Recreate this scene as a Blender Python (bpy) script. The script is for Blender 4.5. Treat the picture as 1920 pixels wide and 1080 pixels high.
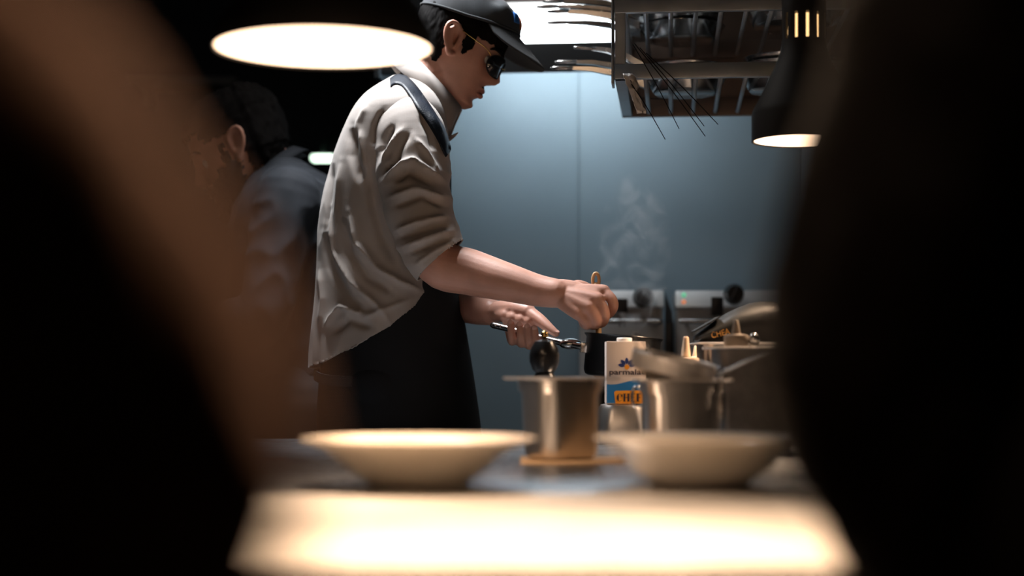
import bpy, bmesh, math, random
import numpy as np
from mathutils import Vector, Matrix, noise

# ------------------------------------------------------------------ clear
for o in list(bpy.data.objects):
    bpy.data.objects.remove(o, do_unlink=True)
scene = bpy.context.scene
COL = scene.collection
random.seed(7)

# ------------------------------------------------------------------ camera
FPX = 3065.0          # focal length in pixels of a 1920 px wide frame
CH = 1.058            # camera height
HY = 680.0            # horizon row
cam_d = bpy.data.cameras.new('camera')
cam = bpy.data.objects.new('camera', cam_d)
COL.objects.link(cam)
cam.location = (0, 0, CH)
cam.rotation_euler = (math.radians(90), 0, 0)
cam_d.sensor_width = 36.0
cam_d.lens = FPX / 1920.0 * 36.0
cam_d.shift_y = (HY - 540.0) / 1920.0
cam_d.clip_start = 0.05
cam_d.dof.use_dof = True
cam_d.dof.focus_distance = 3.38
cam_d.dof.aperture_fstop = 1.45
scene.camera = cam

# ------------------------------------------------------------------ world, exposure
world = bpy.data.worlds.new('world')
scene.world = world
world.use_nodes = True
bg = world.node_tree.nodes['Background']
bg.inputs[0].default_value = (0.35, 0.48, 0.62, 1)
bg.inputs[1].default_value = 0.035
vs = scene.view_settings
vs.view_transform = 'Standard'
vs.look = 'None'
vs.exposure = 0.0
vs.gamma = 1.0
vs.use_curve_mapping = False
WARM = (1.0, 0.68, 0.44)
COOL = (0.90, 0.965, 1.0)
PASS_LAMP = 5.0       # glow of the lamp diffusers
SPOT_PASS = 85.0      # watts of the bulbs right over the pass
SPOT_SIDE = 85.0      # watts of the bulbs in the lamps in view
HOOD_PANEL = 9.0      # emission of the hood light
HOOD_TUBE = 15.5      # emission of the tube behind the hood lip
CEIL_PANEL = 6.0     # emission of the ceiling panel


def P(px, py, d):
    """a point d metres in front of the lens, read off a 1920x1080 frame"""
    return Vector(((px - 960.0) / FPX * d, d, CH + (HY - py) / FPX * d))


# ------------------------------------------------------------------ materials
def nodes_of(name):
    m = bpy.data.materials.new(name)
    m.use_nodes = True
    nt = m.node_tree
    return m, nt, nt.nodes['Principled BSDF']


def mat(name, col, rough=0.5, metal=0.0, var=0.12, scale=12.0, bump=0.0, bscale=80.0,
        stretch=(1, 1, 1), spec=None, sss=0.0, coat=0.0, alpha=None, trans=0.0, sheen=0.0, rvar=0.0):
    m, nt, b = nodes_of(name)
    tc = nt.nodes.new('ShaderNodeTexCoord')
    mp = nt.nodes.new('ShaderNodeMapping')
    mp.inputs['Scale'].default_value = stretch
    nt.links.new(tc.outputs['Object'], mp.inputs['Vector'])
    nz = nt.nodes.new('ShaderNodeTexNoise')
    nz.inputs['Scale'].default_value = scale
    nz.inputs['Detail'].default_value = 4
    nt.links.new(mp.outputs[0], nz.inputs['Vector'])
    rp = nt.nodes.new('ShaderNodeValToRGB')
    rp.color_ramp.elements[0].position = 0.3
    rp.color_ramp.elements[1].position = 0.7
    c0 = [max(0, c * (1 - var)) for c in col]
    c1 = [min(1, c * (1 + var)) for c in col]
    rp.color_ramp.elements[0].color = (*c0, 1)
    rp.color_ramp.elements[1].color = (*c1, 1)
    nt.links.new(nz.outputs['Fac'], rp.inputs['Fac'])
    nt.links.new(rp.outputs['Color'], b.inputs['Base Color'])
    b.inputs['Roughness'].default_value = rough
    b.inputs['Metallic'].default_value = metal
    if rvar:
        mr = nt.nodes.new('ShaderNodeMapRange')
        mr.inputs['To Min'].default_value = max(0.02, rough - rvar)
        mr.inputs['To Max'].default_value = min(1, rough + rvar)
        nt.links.new(nz.outputs['Fac'], mr.inputs['Value'])
        nt.links.new(mr.outputs[0], b.inputs['Roughness'])
    if spec is not None:
        b.inputs['Specular IOR Level'].default_value = spec
    if sss:
        b.inputs['Subsurface Weight'].default_value = sss
        b.inputs['Subsurface Radius'].default_value = (0.012, 0.005, 0.003)
        b.inputs['Subsurface Scale'].default_value = 0.6
    if coat:
        b.inputs['Coat Weight'].default_value = coat
        b.inputs['Coat Roughness'].default_value = 0.1
    if sheen:
        b.inputs['Sheen Weight'].default_value = sheen
    if trans:
        b.inputs['Transmission Weight'].default_value = trans
    if bump:
        n2 = nt.nodes.new('ShaderNodeTexNoise')
        n2.inputs['Scale'].default_value = bscale
        n2.inputs['Detail'].default_value = 3
        nt.links.new(mp.outputs[0], n2.inputs['Vector'])
        bp = nt.nodes.new('ShaderNodeBump')
        bp.inputs['Strength'].default_value = bump
        bp.inputs['Distance'].default_value = 0.002
        nt.links.new(n2.outputs['Fac'], bp.inputs['Height'])
        nt.links.new(bp.outputs['Normal'], b.inputs['Normal'])
    return m


def emit(name, col, strength):
    m, nt, b = nodes_of(name)
    b.inputs['Base Color'].default_value = (0.8, 0.8, 0.8, 1)
    b.inputs['Emission Color'].default_value = (*col, 1)
    b.inputs['Emission Strength'].default_value = strength
    return m


def spot(name, loc, target, watts, col, angle, blend=0.5, radius=0.04, parent=None):
    l = bpy.data.lights.new(name, 'SPOT')
    l.energy = watts; l.color = col; l.spot_size = math.radians(angle); l.spot_blend = blend; l.shadow_soft_size = radius
    o = bpy.data.objects.new(name, l)
    COL.objects.link(o)
    o.location = loc
    o.rotation_euler = (Vector(target) - Vector(loc)).to_track_quat('-Z', 'Y').to_euler()
    if parent is not None:
        o.parent = parent
        o.matrix_parent_inverse = parent.matrix_basis.inverted()
    return o


def weave(name, col, scale=900.0, var=0.15, rough=0.85, sheen=0.1):
    """woven cloth: fine crossed threads as relief, slow tone drift as colour"""
    m = mat(name, col, rough, 0, var, 6.0, sheen=sheen, spec=0.25)
    nt = m.node_tree
    b = nt.nodes['Principled BSDF']
    tc = nt.nodes.new('ShaderNodeTexCoord')
    w1 = nt.nodes.new('ShaderNodeTexWave'); w1.inputs['Scale'].default_value = scale / 6
    w1.bands_direction = 'X'
    w2 = nt.nodes.new('ShaderNodeTexWave'); w2.inputs['Scale'].default_value = scale / 6
    w2.bands_direction = 'Z'
    ad = nt.nodes.new('ShaderNodeMath')
    nt.links.new(tc.outputs['Object'], w1.inputs['Vector'])
    nt.links.new(tc.outputs['Object'], w2.inputs['Vector'])
    nt.links.new(w1.outputs['Fac'], ad.inputs[0]); nt.links.new(w2.outputs['Fac'], ad.inputs[1])
    bp = nt.nodes.new('ShaderNodeBump'); bp.inputs['Strength'].default_value = 0.08
    bp.inputs['Distance'].default_value = 0.001
    nt.links.new(ad.outputs[0], bp.inputs['Height'])
    nt.links.new(bp.outputs['Normal'], b.inputs['Normal'])
    return m


M = {}
M['wall_blue'] = mat('blue_wall_panel', (0.268, 0.372, 0.445), 0.45, 0.0, 0.06, 3.0, bump=0.05, bscale=30)
M['dark_wall'] = mat('dark_wall', (0.04, 0.045, 0.052), 0.8, 0, 0.2, 4)
M['ceiling'] = mat('dark_ceiling', (0.014, 0.016, 0.019), 0.9, 0, 0.2, 4)
M['floor'] = mat('floor_tile', (0.03, 0.03, 0.032), 0.5, 0, 0.2, 9)
M['steel_top'] = mat('steel_worktop', (0.40, 0.41, 0.43), 0.27, 1.0, 0.1, 14, bump=0.06, bscale=60, stretch=(1, 8, 1), rvar=0.07)
M['pass_top'] = mat('matt_pass_steel', (0.60, 0.57, 0.53), 0.48, 0.45, 0.08, 10, bump=0.04, bscale=60, rvar=0.06)
M['steel'] = mat('brushed_steel', (0.66, 0.62, 0.59), 0.30, 1.0, 0.08, 20, bump=0.08, bscale=70, stretch=(1, 1, 0.1), rvar=0.06)
M['steel_pol'] = mat('polished_steel', (0.66, 0.66, 0.66), 0.22, 1.0, 0.06, 20, rvar=0.05)
M['pan_steel'] = mat('worn_pan_steel', (0.56, 0.57, 0.58), 0.24, 1.0, 0.25, 25, rvar=0.1)
M['rim_steel'] = mat('satin_rim_steel', (0.72, 0.68, 0.65), 0.42, 0.55, 0.06, 20)
M['steel_dark'] = mat('shade_toned_steel', (0.24, 0.225, 0.215), 0.36, 1.0, 0.25, 25, rvar=0.1)  # steel darkened so the right side's shade sits in its colour
M['rack_steel'] = mat('rack_steel', (0.46, 0.52, 0.58), 0.36, 0.8, 0.1, 18, rvar=0.08)
M['rack_back'] = mat('warm_reflect_rack_steel', (0.16, 0.12, 0.10), 0.45, 0.5, 0.2, 8, rvar=0.1)  # brown tone paints warm reflected light into the steel
M['black_metal'] = mat('black_lacquer', (0.010, 0.009, 0.009), 0.62, 0.0, 0.2, 10, spec=0.25)
M['pan_black'] = mat('black_pan_coating', (0.010, 0.010, 0.011), 0.28, 0.0, 0.3, 20, spec=0.5)
M['plastic_black'] = mat('black_plastic', (0.012, 0.013, 0.015), 0.35, 0, 0.2, 15)
M['wood_black'] = mat('black_stained_wood', (0.009, 0.009, 0.010), 0.3, 0, 0.3, 10, stretch=(1, 1, 0.2), coat=0.4)
M['brass'] = mat('brass', (0.75, 0.50, 0.18), 0.2, 1.0, 0.1, 30)
M['gold'] = mat('gold_wire', (0.90, 0.58, 0.20), 0.25, 1.0, 0.05, 30)
M['porcelain'] = mat('cream_porcelain', (0.74, 0.66, 0.56), 0.2, 0, 0.04, 6, coat=0.5)
M['skin'] = mat('skin', (0.52, 0.27, 0.20), 0.48, 0, 0.12, 22, bump=0.12, bscale=240, sss=0.12)
M['skin2'] = mat('skin_second', (0.42, 0.21, 0.15), 0.5, 0, 0.12, 22, bump=0.12, bscale=240, sss=0.1)
M['nail'] = mat('nail', (0.62, 0.36, 0.30), 0.3, 0, 0.06, 30)
M['lip'] = mat('lip', (0.42, 0.17, 0.13), 0.4, 0, 0.1, 40)
M['hair'] = mat('black_hair', (0.005, 0.0045, 0.0045), 0.9, 0, 0.4, 60, bump=0.8, bscale=220, stretch=(1, 1, 0.25), spec=0.08)
M['beard'] = mat('dark_beard', (0.012, 0.009, 0.008), 0.7, 0, 0.4, 90, bump=1.0, bscale=300)
M['eye'] = mat('eye_white', (0.7, 0.68, 0.65), 0.2, 0, 0.03, 5)
M['iris'] = mat('iris', (0.05, 0.03, 0.02), 0.2, 0, 0.2, 60)
M['shirt'] = weave('grey_beige_cotton', (0.36, 0.322, 0.298), 900)
M['navy'] = weave('dark_navy_cotton', (0.010, 0.0125, 0.017), 800, sheen=0.0)
M['black_cloth'] = weave('black_cotton', (0.011, 0.012, 0.014), 700, sheen=0.0)
M['brown_cloth'] = weave('brown_wool', (0.30, 0.125, 0.062), 500)
M['waiter_black'] = weave('black_wool', (0.012, 0.011, 0.011), 500)
M['cap'] = weave('washed_black_denim', (0.034, 0.039, 0.044), 700, 0.6, 0.9)
M['cap_brim'] = weave('worn_brim_denim', (0.045, 0.050, 0.055), 700, 0.5, 0.9)
M['strap'] = mat('navy_strap_webbing', (0.006, 0.010, 0.018), 0.5, 0, 0.2, 60, bump=0.3, bscale=300, spec=0.2)
M['patch_blue'] = mat('patch_blue', (0.01, 0.12, 0.42), 0.8, 0, 0.1, 60)
M['patch_orange'] = mat('patch_orange', (0.55, 0.16, 0.05), 0.8, 0, 0.1, 60)
M['lens'] = mat('dark_lens', (0.015, 0.018, 0.022), 0.08, 0, 0.1, 10, coat=0.6)
M['carton'] = mat('carton_white', (0.72, 0.60, 0.53), 0.5, 0, 0.03, 8)
M['carton_blue'] = mat('carton_blue', (0.008, 0.15, 0.40), 0.45, 0, 0.05, 8)
M['carton_yellow'] = mat('carton_yellow', (0.80, 0.30, 0.015), 0.45, 0, 0.05, 8)
M['ink'] = mat('dark_ink', (0.025, 0.012, 0.022), 0.5, 0, 0.1, 20)
M['petal'] = mat('petal_blue', (0.01, 0.03, 0.16), 0.5, 0, 0.1, 20)
M['cap_white'] = mat('white_plastic', (0.75, 0.72, 0.68), 0.4, 0, 0.03, 10)
M['bottle'] = mat('cream_plastic', (0.66, 0.50, 0.36), 0.42, 0, 0.06, 14, sss=0.1)
M['bottle2'] = mat('shade_toned_plastic', (0.27, 0.215, 0.17), 0.45, 0, 0.06, 14)  # plastic darkened, shade around the tall container put into the colour
M['bag'] = mat('black_foil_bag', (0.008, 0.009, 0.010), 0.5, 0.0, 0.2, 20, bump=0.3, bscale=40, spec=0.3)
M['bag_gold'] = mat('gold_print', (0.45, 0.22, 0.05), 0.5, 0.3, 0.1, 20)
M['wood'] = mat('spoon_wood', (0.50, 0.31, 0.15), 0.55, 0, 0.25, 18, stretch=(1, 1, 0.1))
M['board'] = mat('board_wood', (0.34, 0.22, 0.12), 0.6, 0, 0.25, 18, stretch=(0.15, 1, 1))
M['mesh_wire'] = mat('sieve_mesh', (0.60, 0.50, 0.38), 0.4, 0.8, 0.2, 60)
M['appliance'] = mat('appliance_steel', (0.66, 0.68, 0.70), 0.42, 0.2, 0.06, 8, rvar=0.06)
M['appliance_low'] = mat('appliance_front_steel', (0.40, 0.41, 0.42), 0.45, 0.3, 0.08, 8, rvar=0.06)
M['hood_dark'] = mat('hood_dark_steel', (0.035, 0.045, 0.055), 0.5, 0.3, 0.1, 8)
M['green_led'] = emit('green_indicator', (0.02, 0.8, 0.35), 0.55)
M['orange_led'] = emit('orange_indicator', (1.0, 0.22, 0.04), 0.6)
M['lamp_light'] = emit('warm_lamp_light', WARM, PASS_LAMP)
M['lamp_light_soft'] = emit('warm_neck_glow', (1.0, 0.60, 0.25), 1.6)
M['sleeve_fill_light'] = emit('sleeve_fill_glow', WARM, 3.0)  # glow of the added lamp over the brown sleeve
M['hood_tube'] = emit('hood_tube_light', COOL, HOOD_TUBE)
M['hood_light'] = emit('hood_panel_light', COOL, HOOD_PANEL)
M['ceil_light'] = emit('ceiling_panel_light', (1.0, 0.93, 0.86), CEIL_PANEL)
M['far_light'] = emit('far_strip_light', (0.75, 1.0, 0.80), 5.0)
M['green_glass'] = mat('green_shade', (0.02, 0.035, 0.028), 0.4, 0, 0.2, 20)
M['shelf_grey'] = mat('grey_shelf', (0.24, 0.22, 0.21), 0.5, 0.3, 0.1, 10)
M['film'] = mat('crumpled_film', (0.55, 0.52, 0.50), 0.25, 0.0, 0.15, 30, bump=0.5, bscale=60)


# ------------------------------------------------------------------ object helpers
def finish(o, m, parent=None, smooth=True):
    if m is not None:
        o.data.materials.append(m)
    if smooth and o.type == 'MESH':
        o.data.polygons.foreach_set('use_smooth', [True] * len(o.data.polygons))
    COL.objects.link(o)
    if parent is not None:
        o.parent = parent
        o.matrix_parent_inverse = parent.matrix_basis.inverted()
    return o


def from_vf(name, V, F, m, parent=None, smooth=True, fix=True):
    me = bpy.data.meshes.new(name)
    me.from_pydata([tuple(v) for v in V], [], [tuple(f) for f in F])
    if fix:
        bm = bmesh.new(); bm.from_mesh(me)
        bmesh.ops.recalc_face_normals(bm, faces=bm.faces)
        bm.to_mesh(me); bm.free()
    me.update()
    return finish(bpy.data.objects.new(name, me), m, parent, smooth)


def from_bm(name, bm, m, parent=None, smooth=False):
    bmesh.ops.recalc_face_normals(bm, faces=bm.faces)
    me = bpy.data.meshes.new(name)
    bm.to_mesh(me); bm.free()
    return finish(bpy.data.objects.new(name, me), m, parent, smooth)


def thing(name, label, cat, loc=(0, 0, 0), rotz=0.0, group=None):
    o = bpy.data.objects.new(name, None)
    o.empty_display_size = 0.05
    COL.objects.link(o)
    o.location = loc
    o.rotation_euler = (0, 0, rotz)
    o['label'] = label
    o['category'] = cat
    if group:
        o['group'] = group
    bpy.context.view_layer.update()
    return o


def tag(o, label, cat, group=None):
    o['label'] = label
    o['category'] = cat
    if group:
        o['group'] = group
    return o


def struct(o):
    o['kind'] = 'structure'
    return o


def autosmooth(o, ang=35):
    """smooth shading with edges sharper than the angle left crisp"""
    me = o.data
    bm = bmesh.new(); bm.from_mesh(me)
    for e in bm.edges:
        if len(e.link_faces) == 2 and e.calc_face_angle(0) > math.radians(ang):
            e.smooth = False
    bm.to_mesh(me); bm.free()
    me.polygons.foreach_set('use_smooth', [True] * len(me.polygons))
    return o


def box_bm(bm, c, s, rot=None, bevel=0.0):
    """box of size s at c with optional rotation matrix and bevel"""
    r = bmesh.ops.create_cube(bm, size=1.0)
    vs_ = r['verts']
    mt = Matrix.Translation(c) @ (rot.to_4x4() if rot is not None else Matrix.Identity(4)) @ Matrix.Diagonal((*s, 1))
    bmesh.ops.transform(bm, matrix=mt, verts=vs_)
    if bevel > 0:
        es = list({e for v in vs_ for e in v.link_edges})
        bmesh.ops.bevel(bm, geom=es, offset=bevel, segments=2, affect='EDGES', profile=0.6)


def box(name, c, s, m, parent=None, rot=None, bevel=0.0):
    bm = bmesh.new()
    box_bm(bm, c, s, rot, bevel)
    o = from_bm(name, bm, m, parent)
    if bevel > 0:
        autosmooth(o, 50)
    return o


def lathe_vf(profile, n=48, c=(0, 0, 0)):
    """closed profile of (r, z) pairs turned about z"""
    V, F = [], []
    for (r, z) in profile:
        for k in range(n):
            a = 2 * math.pi * k / n
            V.append((c[0] + r * math.cos(a), c[1] + r * math.sin(a), c[2] + z))
    for i in range(len(profile) - 1):
        for k in range(n):
            F.append((i * n + k, i * n + (k + 1) % n, (i + 1) * n + (k + 1) % n, (i + 1) * n + k))
    F.append(tuple(range(n))[::-1])
    F.append(tuple((len(profile) - 1) * n + k for k in range(n)))
    return V, F


def lathe(name, profile, m, parent=None, n=48, c=(0, 0, 0), ang=40):
    V, F = lathe_vf(profile, n, c)
    o = from_vf(name, V, F, m, parent)
    return autosmooth(o, ang)


def catmull(pts, sub):
    pts = [np.array(p, float) for p in pts]
    out = []
    for i in range(len(pts) - 1):
        p0 = pts[max(0, i - 1)]; p1 = pts[i]; p2 = pts[i + 1]; p3 = pts[min(len(pts) - 1, i + 2)]
        for k in range(sub):
            t = k / sub
            out.append(0.5 * ((2 * p1) + (-p0 + p2) * t + (2 * p0 - 5 * p1 + 4 * p2 - p3) * t * t + (-p0 + 3 * p1 - 3 * p2 + p3) * t ** 3))
    out.append(pts[-1])
    return out


def tube_vf(pts, radii, n=14, sub=4, cap=True, flat=None):
    """tapered tube through pts; flat=(direction, factor) squeezes the section along a direction"""
    data = catmull([list(p) + [r] for p, r in zip(pts, radii)], sub)
    C = [d[:3] for d in data]; R = [max(1e-4, d[3]) for d in data]
    if cap:
        t0 = C[0] - C[1]; t0 = t0 / (np.linalg.norm(t0) + 1e-9)
        t1 = C[-1] - C[-2]; t1 = t1 / (np.linalg.norm(t1) + 1e-9)
        pre, post = [], []
        for a in (0.35, 0.7, 0.93, 0.998):
            pre.insert(0, (C[0] + t0 * R[0] * a, R[0] * math.sqrt(1 - a * a)))
            post.append((C[-1] + t1 * R[-1] * a, R[-1] * math.sqrt(1 - a * a)))
        C = [p[0] for p in pre] + C + [p[0] for p in post]
        R = [p[1] for p in pre] + R + [p[1] for p in post]
    V, F = [], []
    up = None
    for i in range(len(C)):
        t = C[min(i + 1, len(C) - 1)] - C[max(i - 1, 0)]
        t = t / (np.linalg.norm(t) + 1e-9)
        if up is None:
            a = np.array((0, 0, 1.0)) if abs(t[2]) < 0.9 else np.array((1.0, 0, 0))
            up = np.cross(t, a)
        up = up - t * np.dot(up, t); up = up / (np.linalg.norm(up) + 1e-9)
        w = np.cross(t, up)
        for k in range(n):
            an = 2 * math.pi * k / n
            off = (up * math.cos(an) + w * math.sin(an)) * R[i]
            if flat is not None:
                fd = np.array(flat[0], float); fd = fd / np.linalg.norm(fd)
                off = off - fd * np.dot(off, fd) * (1 - flat[1])
            V.append(C[i] + off)
    for i in range(len(C) - 1):
        for k in range(n):
            F.append((i * n + k, i * n + (k + 1) % n, (i + 1) * n + (k + 1) % n, (i + 1) * n + k))
    F.append(tuple(range(n))[::-1])
    F.append(tuple((len(C) - 1) * n + k for k in range(n)))
    return V, F


def tube(name, pts, radii, m, parent=None, n=12, sub=4, cap=True, flat=None):
    if not isinstance(radii, (list, tuple)):
        radii = [radii] * len(pts)
    V, F = tube_vf(pts, radii, n, sub, cap, flat)
    return from_vf(name, V, F, m, parent)


def loft_vf(sections, n=40, power=2.3):
    """closed loft of superellipse sections (cx, cy, cz, ax, ay)"""
    V, F = [], []
    secs = catmull(sections, 4)
    for s in secs:
        for k in range(n):
            a = 2 * math.pi * k / n
            c, sn = math.cos(a), math.sin(a)
            V.append((s[0] + s[3] * math.copysign(abs(c) ** (2 / power), c),
                      s[1] + s[4] * math.copysign(abs(sn) ** (2 / power), sn), s[2]))
    m_ = len(secs)
    for i in range(m_ - 1):
        for k in range(n):
            F.append((i * n + k, i * n + (k + 1) % n, (i + 1) * n + (k + 1) % n, (i + 1) * n + k))
    F.append(tuple(range(n))[::-1])
    F.append(tuple((m_ - 1) * n + k for k in range(n)))
    return V, F


def ellipsoid_vf(c, r, rot=None, n=16, m_=10):
    V, F = [], []
    for i in range(m_ + 1):
        ph = math.pi * (i + 0.02 * (i == 0) - 0.02 * (i == m_)) / m_
        for k in range(n):
            a = 2 * math.pi * k / n
            v = Vector((r[0] * math.sin(ph) * math.cos(a), r[1] * math.sin(ph) * math.sin(a), r[2] * math.cos(ph)))
            if rot is not None:
                v = rot @ v
            V.append(Vector(c) + v)
    for i in range(m_):
        for k in range(n):
            F.append((i * n + k, i * n + (k + 1) % n, (i + 1) * n + (k + 1) % n, (i + 1) * n + k))
    F.append(tuple(range(n))[::-1])
    F.append(tuple(m_ * n + k for k in range(n)))
    return V, F


def union_mesh(name, parts, voxel, smooth=3, factor=0.5):
    """fuse closed shells into one continuous surface"""
    V, F = [], []
    for (v, f) in parts:
        b = len(V)
        V += [tuple(p) for p in v]
        F += [tuple(i + b for i in q) for q in f]
    me = bpy.data.meshes.new(name + '_src')
    me.from_pydata(V, [], F)
    bm = bmesh.new(); bm.from_mesh(me)
    bmesh.ops.recalc_face_normals(bm, faces=bm.faces)
    bm.to_mesh(me); bm.free()
    o = bpy.data.objects.new(name + '_src', me)
    COL.objects.link(o)
    r = o.modifiers.new('r', 'REMESH'); r.mode = 'VOXEL'; r.voxel_size = voxel
    if smooth:
        s = o.modifiers.new('s', 'SMOOTH'); s.factor = factor; s.iterations = smooth
    dg = bpy.context.evaluated_depsgraph_get()
    out = bpy.data.meshes.new_from_object(o.evaluated_get(dg))
    out.name = name
    bpy.data.objects.remove(o, do_unlink=True)
    bpy.data.meshes.remove(me)
    return out


def mesh_arrays(me):
    n = len(me.vertices)
    co = np.empty(n * 3); me.vertices.foreach_get('co', co)
    no = np.empty(n * 3); me.vertices.foreach_get('normal', no)
    return co.reshape(-1, 3), no.reshape(-1, 3)


def set_co(me, co):
    me.vertices.foreach_set('co', co.reshape(-1).astype(np.float32))
    me.update()


def mesh_obj(name, me, m, parent=None):
    me.name = name
    return finish(bpy.data.objects.new(name, me), m, parent, True)


def trim_mesh(me, keep, snap=None):
    """drop faces with no kept vertex; snap stray vertices with snap(co)->co"""
    co, _ = mesh_arrays(me)
    k = keep(co)
    if snap is not None:
        bm = bmesh.new(); bm.from_mesh(me)
        bm.verts.ensure_lookup_table()
        dead = [f for f in bm.faces if not any(k[v.index] for v in f.verts)]
        deadset = set(dead)
        for v in bm.verts:
            if not k[v.index] and any(f not in deadset for f in v.link_faces):
                v.co = snap(v.co)
        bmesh.ops.delete(bm, geom=dead, context='FACES')
        bm.to_mesh(me); bm.free()
    else:
        bm = bmesh.new(); bm.from_mesh(me)
        dead = [f for f in bm.faces if not all(k[v.index] for v in f.verts)]
        bmesh.ops.delete(bm, geom=dead, context='FACES')
        bm.to_mesh(me); bm.free()
    me.update()


def solidify(o, t, off=-1.0):
    s = o.modifiers.new('thickness', 'SOLIDIFY')
    s.thickness = t; s.offset = off
    return o


def noise_disp(me, amp, scale, stretch=(1, 1, 1), ridge=False, seed=0.0, mask=None):
    co, no = mesh_arrays(me)
    st = np.array(stretch)
    q = co * st * scale + seed
    d = np.array([noise.noise(Vector(v)) for v in q])
    if ridge:
        d = 0.5 - np.abs(d) * 2
    if mask is not None:
        d = d * mask(co, no)
    set_co(me, co + no * (d * amp)[:, None])


def topx(co):
    return 960 + co[:, 0] / co[:, 1] * FPX, HY - (co[:, 2] - CH) / co[:, 1] * FPX


def folds(me, lines, side=-1):
    """raise and sink cloth along drawn fold lines on the side of the body that looks to -y"""
    co, no = mesh_arrays(me)
    px, py = topx(co)
    disp = np.zeros(len(co))
    for (pts, w, amp) in lines:
        best = np.full(len(co), 1e9); tt = np.zeros(len(co))
        L = sum(math.dist(pts[i], pts[i + 1]) for i in range(len(pts) - 1))
        acc = 0
        for i in range(len(pts) - 1):
            a = np.array(pts[i], float); b = np.array(pts[i + 1], float)
            ab = b - a; l2 = (ab ** 2).sum()
            t = np.clip(((px - a[0]) * ab[0] + (py - a[1]) * ab[1]) / l2, 0, 1)
            dd = np.hypot(px - a[0] - t * ab[0], py - a[1] - t * ab[1])
            up = dd < best
            best[up] = dd[up]; tt[up] = (acc + t[up] * math.sqrt(l2)) / L
            acc += math.sqrt(l2)
        taper = np.clip(np.sin(np.clip(tt, 0.0, 1.0) * math.pi) * 1.6, 0.15, 1)
        disp += 0.85 * amp * np.exp(-(best / (w * (0.62 if amp > 0 else 0.9))) ** (1.35 if amp > 0 else 2.0)) * taper
    m = np.clip((-no[:, 1] + 0.15) / 0.5, 0, 1) * 1.25
    set_co(me, co + no * (disp * m)[:, None])


# ------------------------------------------------------------------ head
HZ = [-0.122, -0.116, -0.104, -0.088, -0.068, -0.045, -0.015, 0.018, 0.05, 0.08, 0.104, 0.118, 0.1255]
HXF = [0.050, 0.074, 0.0845, 0.0855, 0.0885, 0.0905, 0.0915, 0.0985, 0.101, 0.090, 0.064, 0.036, 0.006]
HXB = [0.020, 0.000, -0.022, -0.040, -0.058, -0.074, -0.090, -0.099, -0.102, -0.094, -0.074, -0.046, -0.012]
HW = [0.012, 0.028, 0.041, 0.050, 0.058, 0.065, 0.0705, 0.073, 0.0745, 0.070, 0.056, 0.037, 0.010]


def head_surface(a, z, infl=0.0):
    """point on the head at polar angle a (0 = face) and height z, in head axes"""
    xf = np.interp(z, HZ, HXF); xb = np.interp(z, HZ, HXB); w = np.interp(z, HZ, HW)
    cx = xb + (xf - xb) * 0.46
    c, s = math.cos(a), math.sin(a)
    rx = (xf - cx) if c > 0 else (cx - xb)
    pw = 2.15
    x = cx + (rx + infl) * math.copysign(abs(c) ** (2 / pw), c)
    y = (w + infl) * math.copysign(abs(s) ** (2 / pw), s)
    g = lambda v, m0, sd: math.exp(-((v - m0) / sd) ** 2)
    if c > 0 and infl == 0.0:
        ns = 0.0
        if -0.052 < z < 0.03:
            ns = np.interp(z, [-0.052, -0.047, -0.040, -0.028, -0.018, 0.0, 0.018, 0.03],
                           [0.001, 0.006, 0.024, 0.032, 0.027, 0.015, 0.006, 0.001])
        sy = np.interp(z, [-0.045, -0.035, -0.02, 0.0, 0.02], [0.016, 0.0165, 0.012, 0.010, 0.012])
        x += ns * g(y, 0, sy)
        x -= 0.011 * g(abs(y), 0.032, 0.014) * g(z, 0.002, 0.013)
        x += 0.005 * g(abs(y), 0.026, 0.020) * g(z, 0.024, 0.009)
        x += 0.012 * g(y, 0, 0.019) * g(z, -0.061, 0.0058)
        x -= 0.004 * g(y, 0, 0.022) * g(z, -0.0685, 0.003)
        x += 0.010 * g(y, 0, 0.017) * g(z, -0.076, 0.0062)
        x -= 0.004 * g(y, 0, 0.02) * g(z, -0.089, 0.006)
        x += 0.005 * g(y, 0, 0.020) * g(z, -0.105, 0.009)
        y += 0.003 * math.copysign(1, y) * g(abs(y), 0.052, 0.015) * g(z, -0.02, 0.016)
    return Vector((x, y, z))


def head_vf(n=96, mz=84):
    V, F = [], []
    zs = [HZ[0] + (HZ[-1] - HZ[0]) * (0.5 - 0.5 * math.cos(math.pi * i / mz)) for i in range(mz + 1)]
    for z in zs:
        for k in range(n):
            V.append(head_surface(2 * math.pi * k / n, z))
    for i in range(mz):
        for k in range(n):
            F.append((i * n + k, i * n + (k + 1) % n, (i + 1) * n + (k + 1) % n, (i + 1) * n + k))
    F.append(tuple(range(n))[::-1]); F.append(tuple(mz * n + k for k in range(n)))
    return V, F


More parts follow.
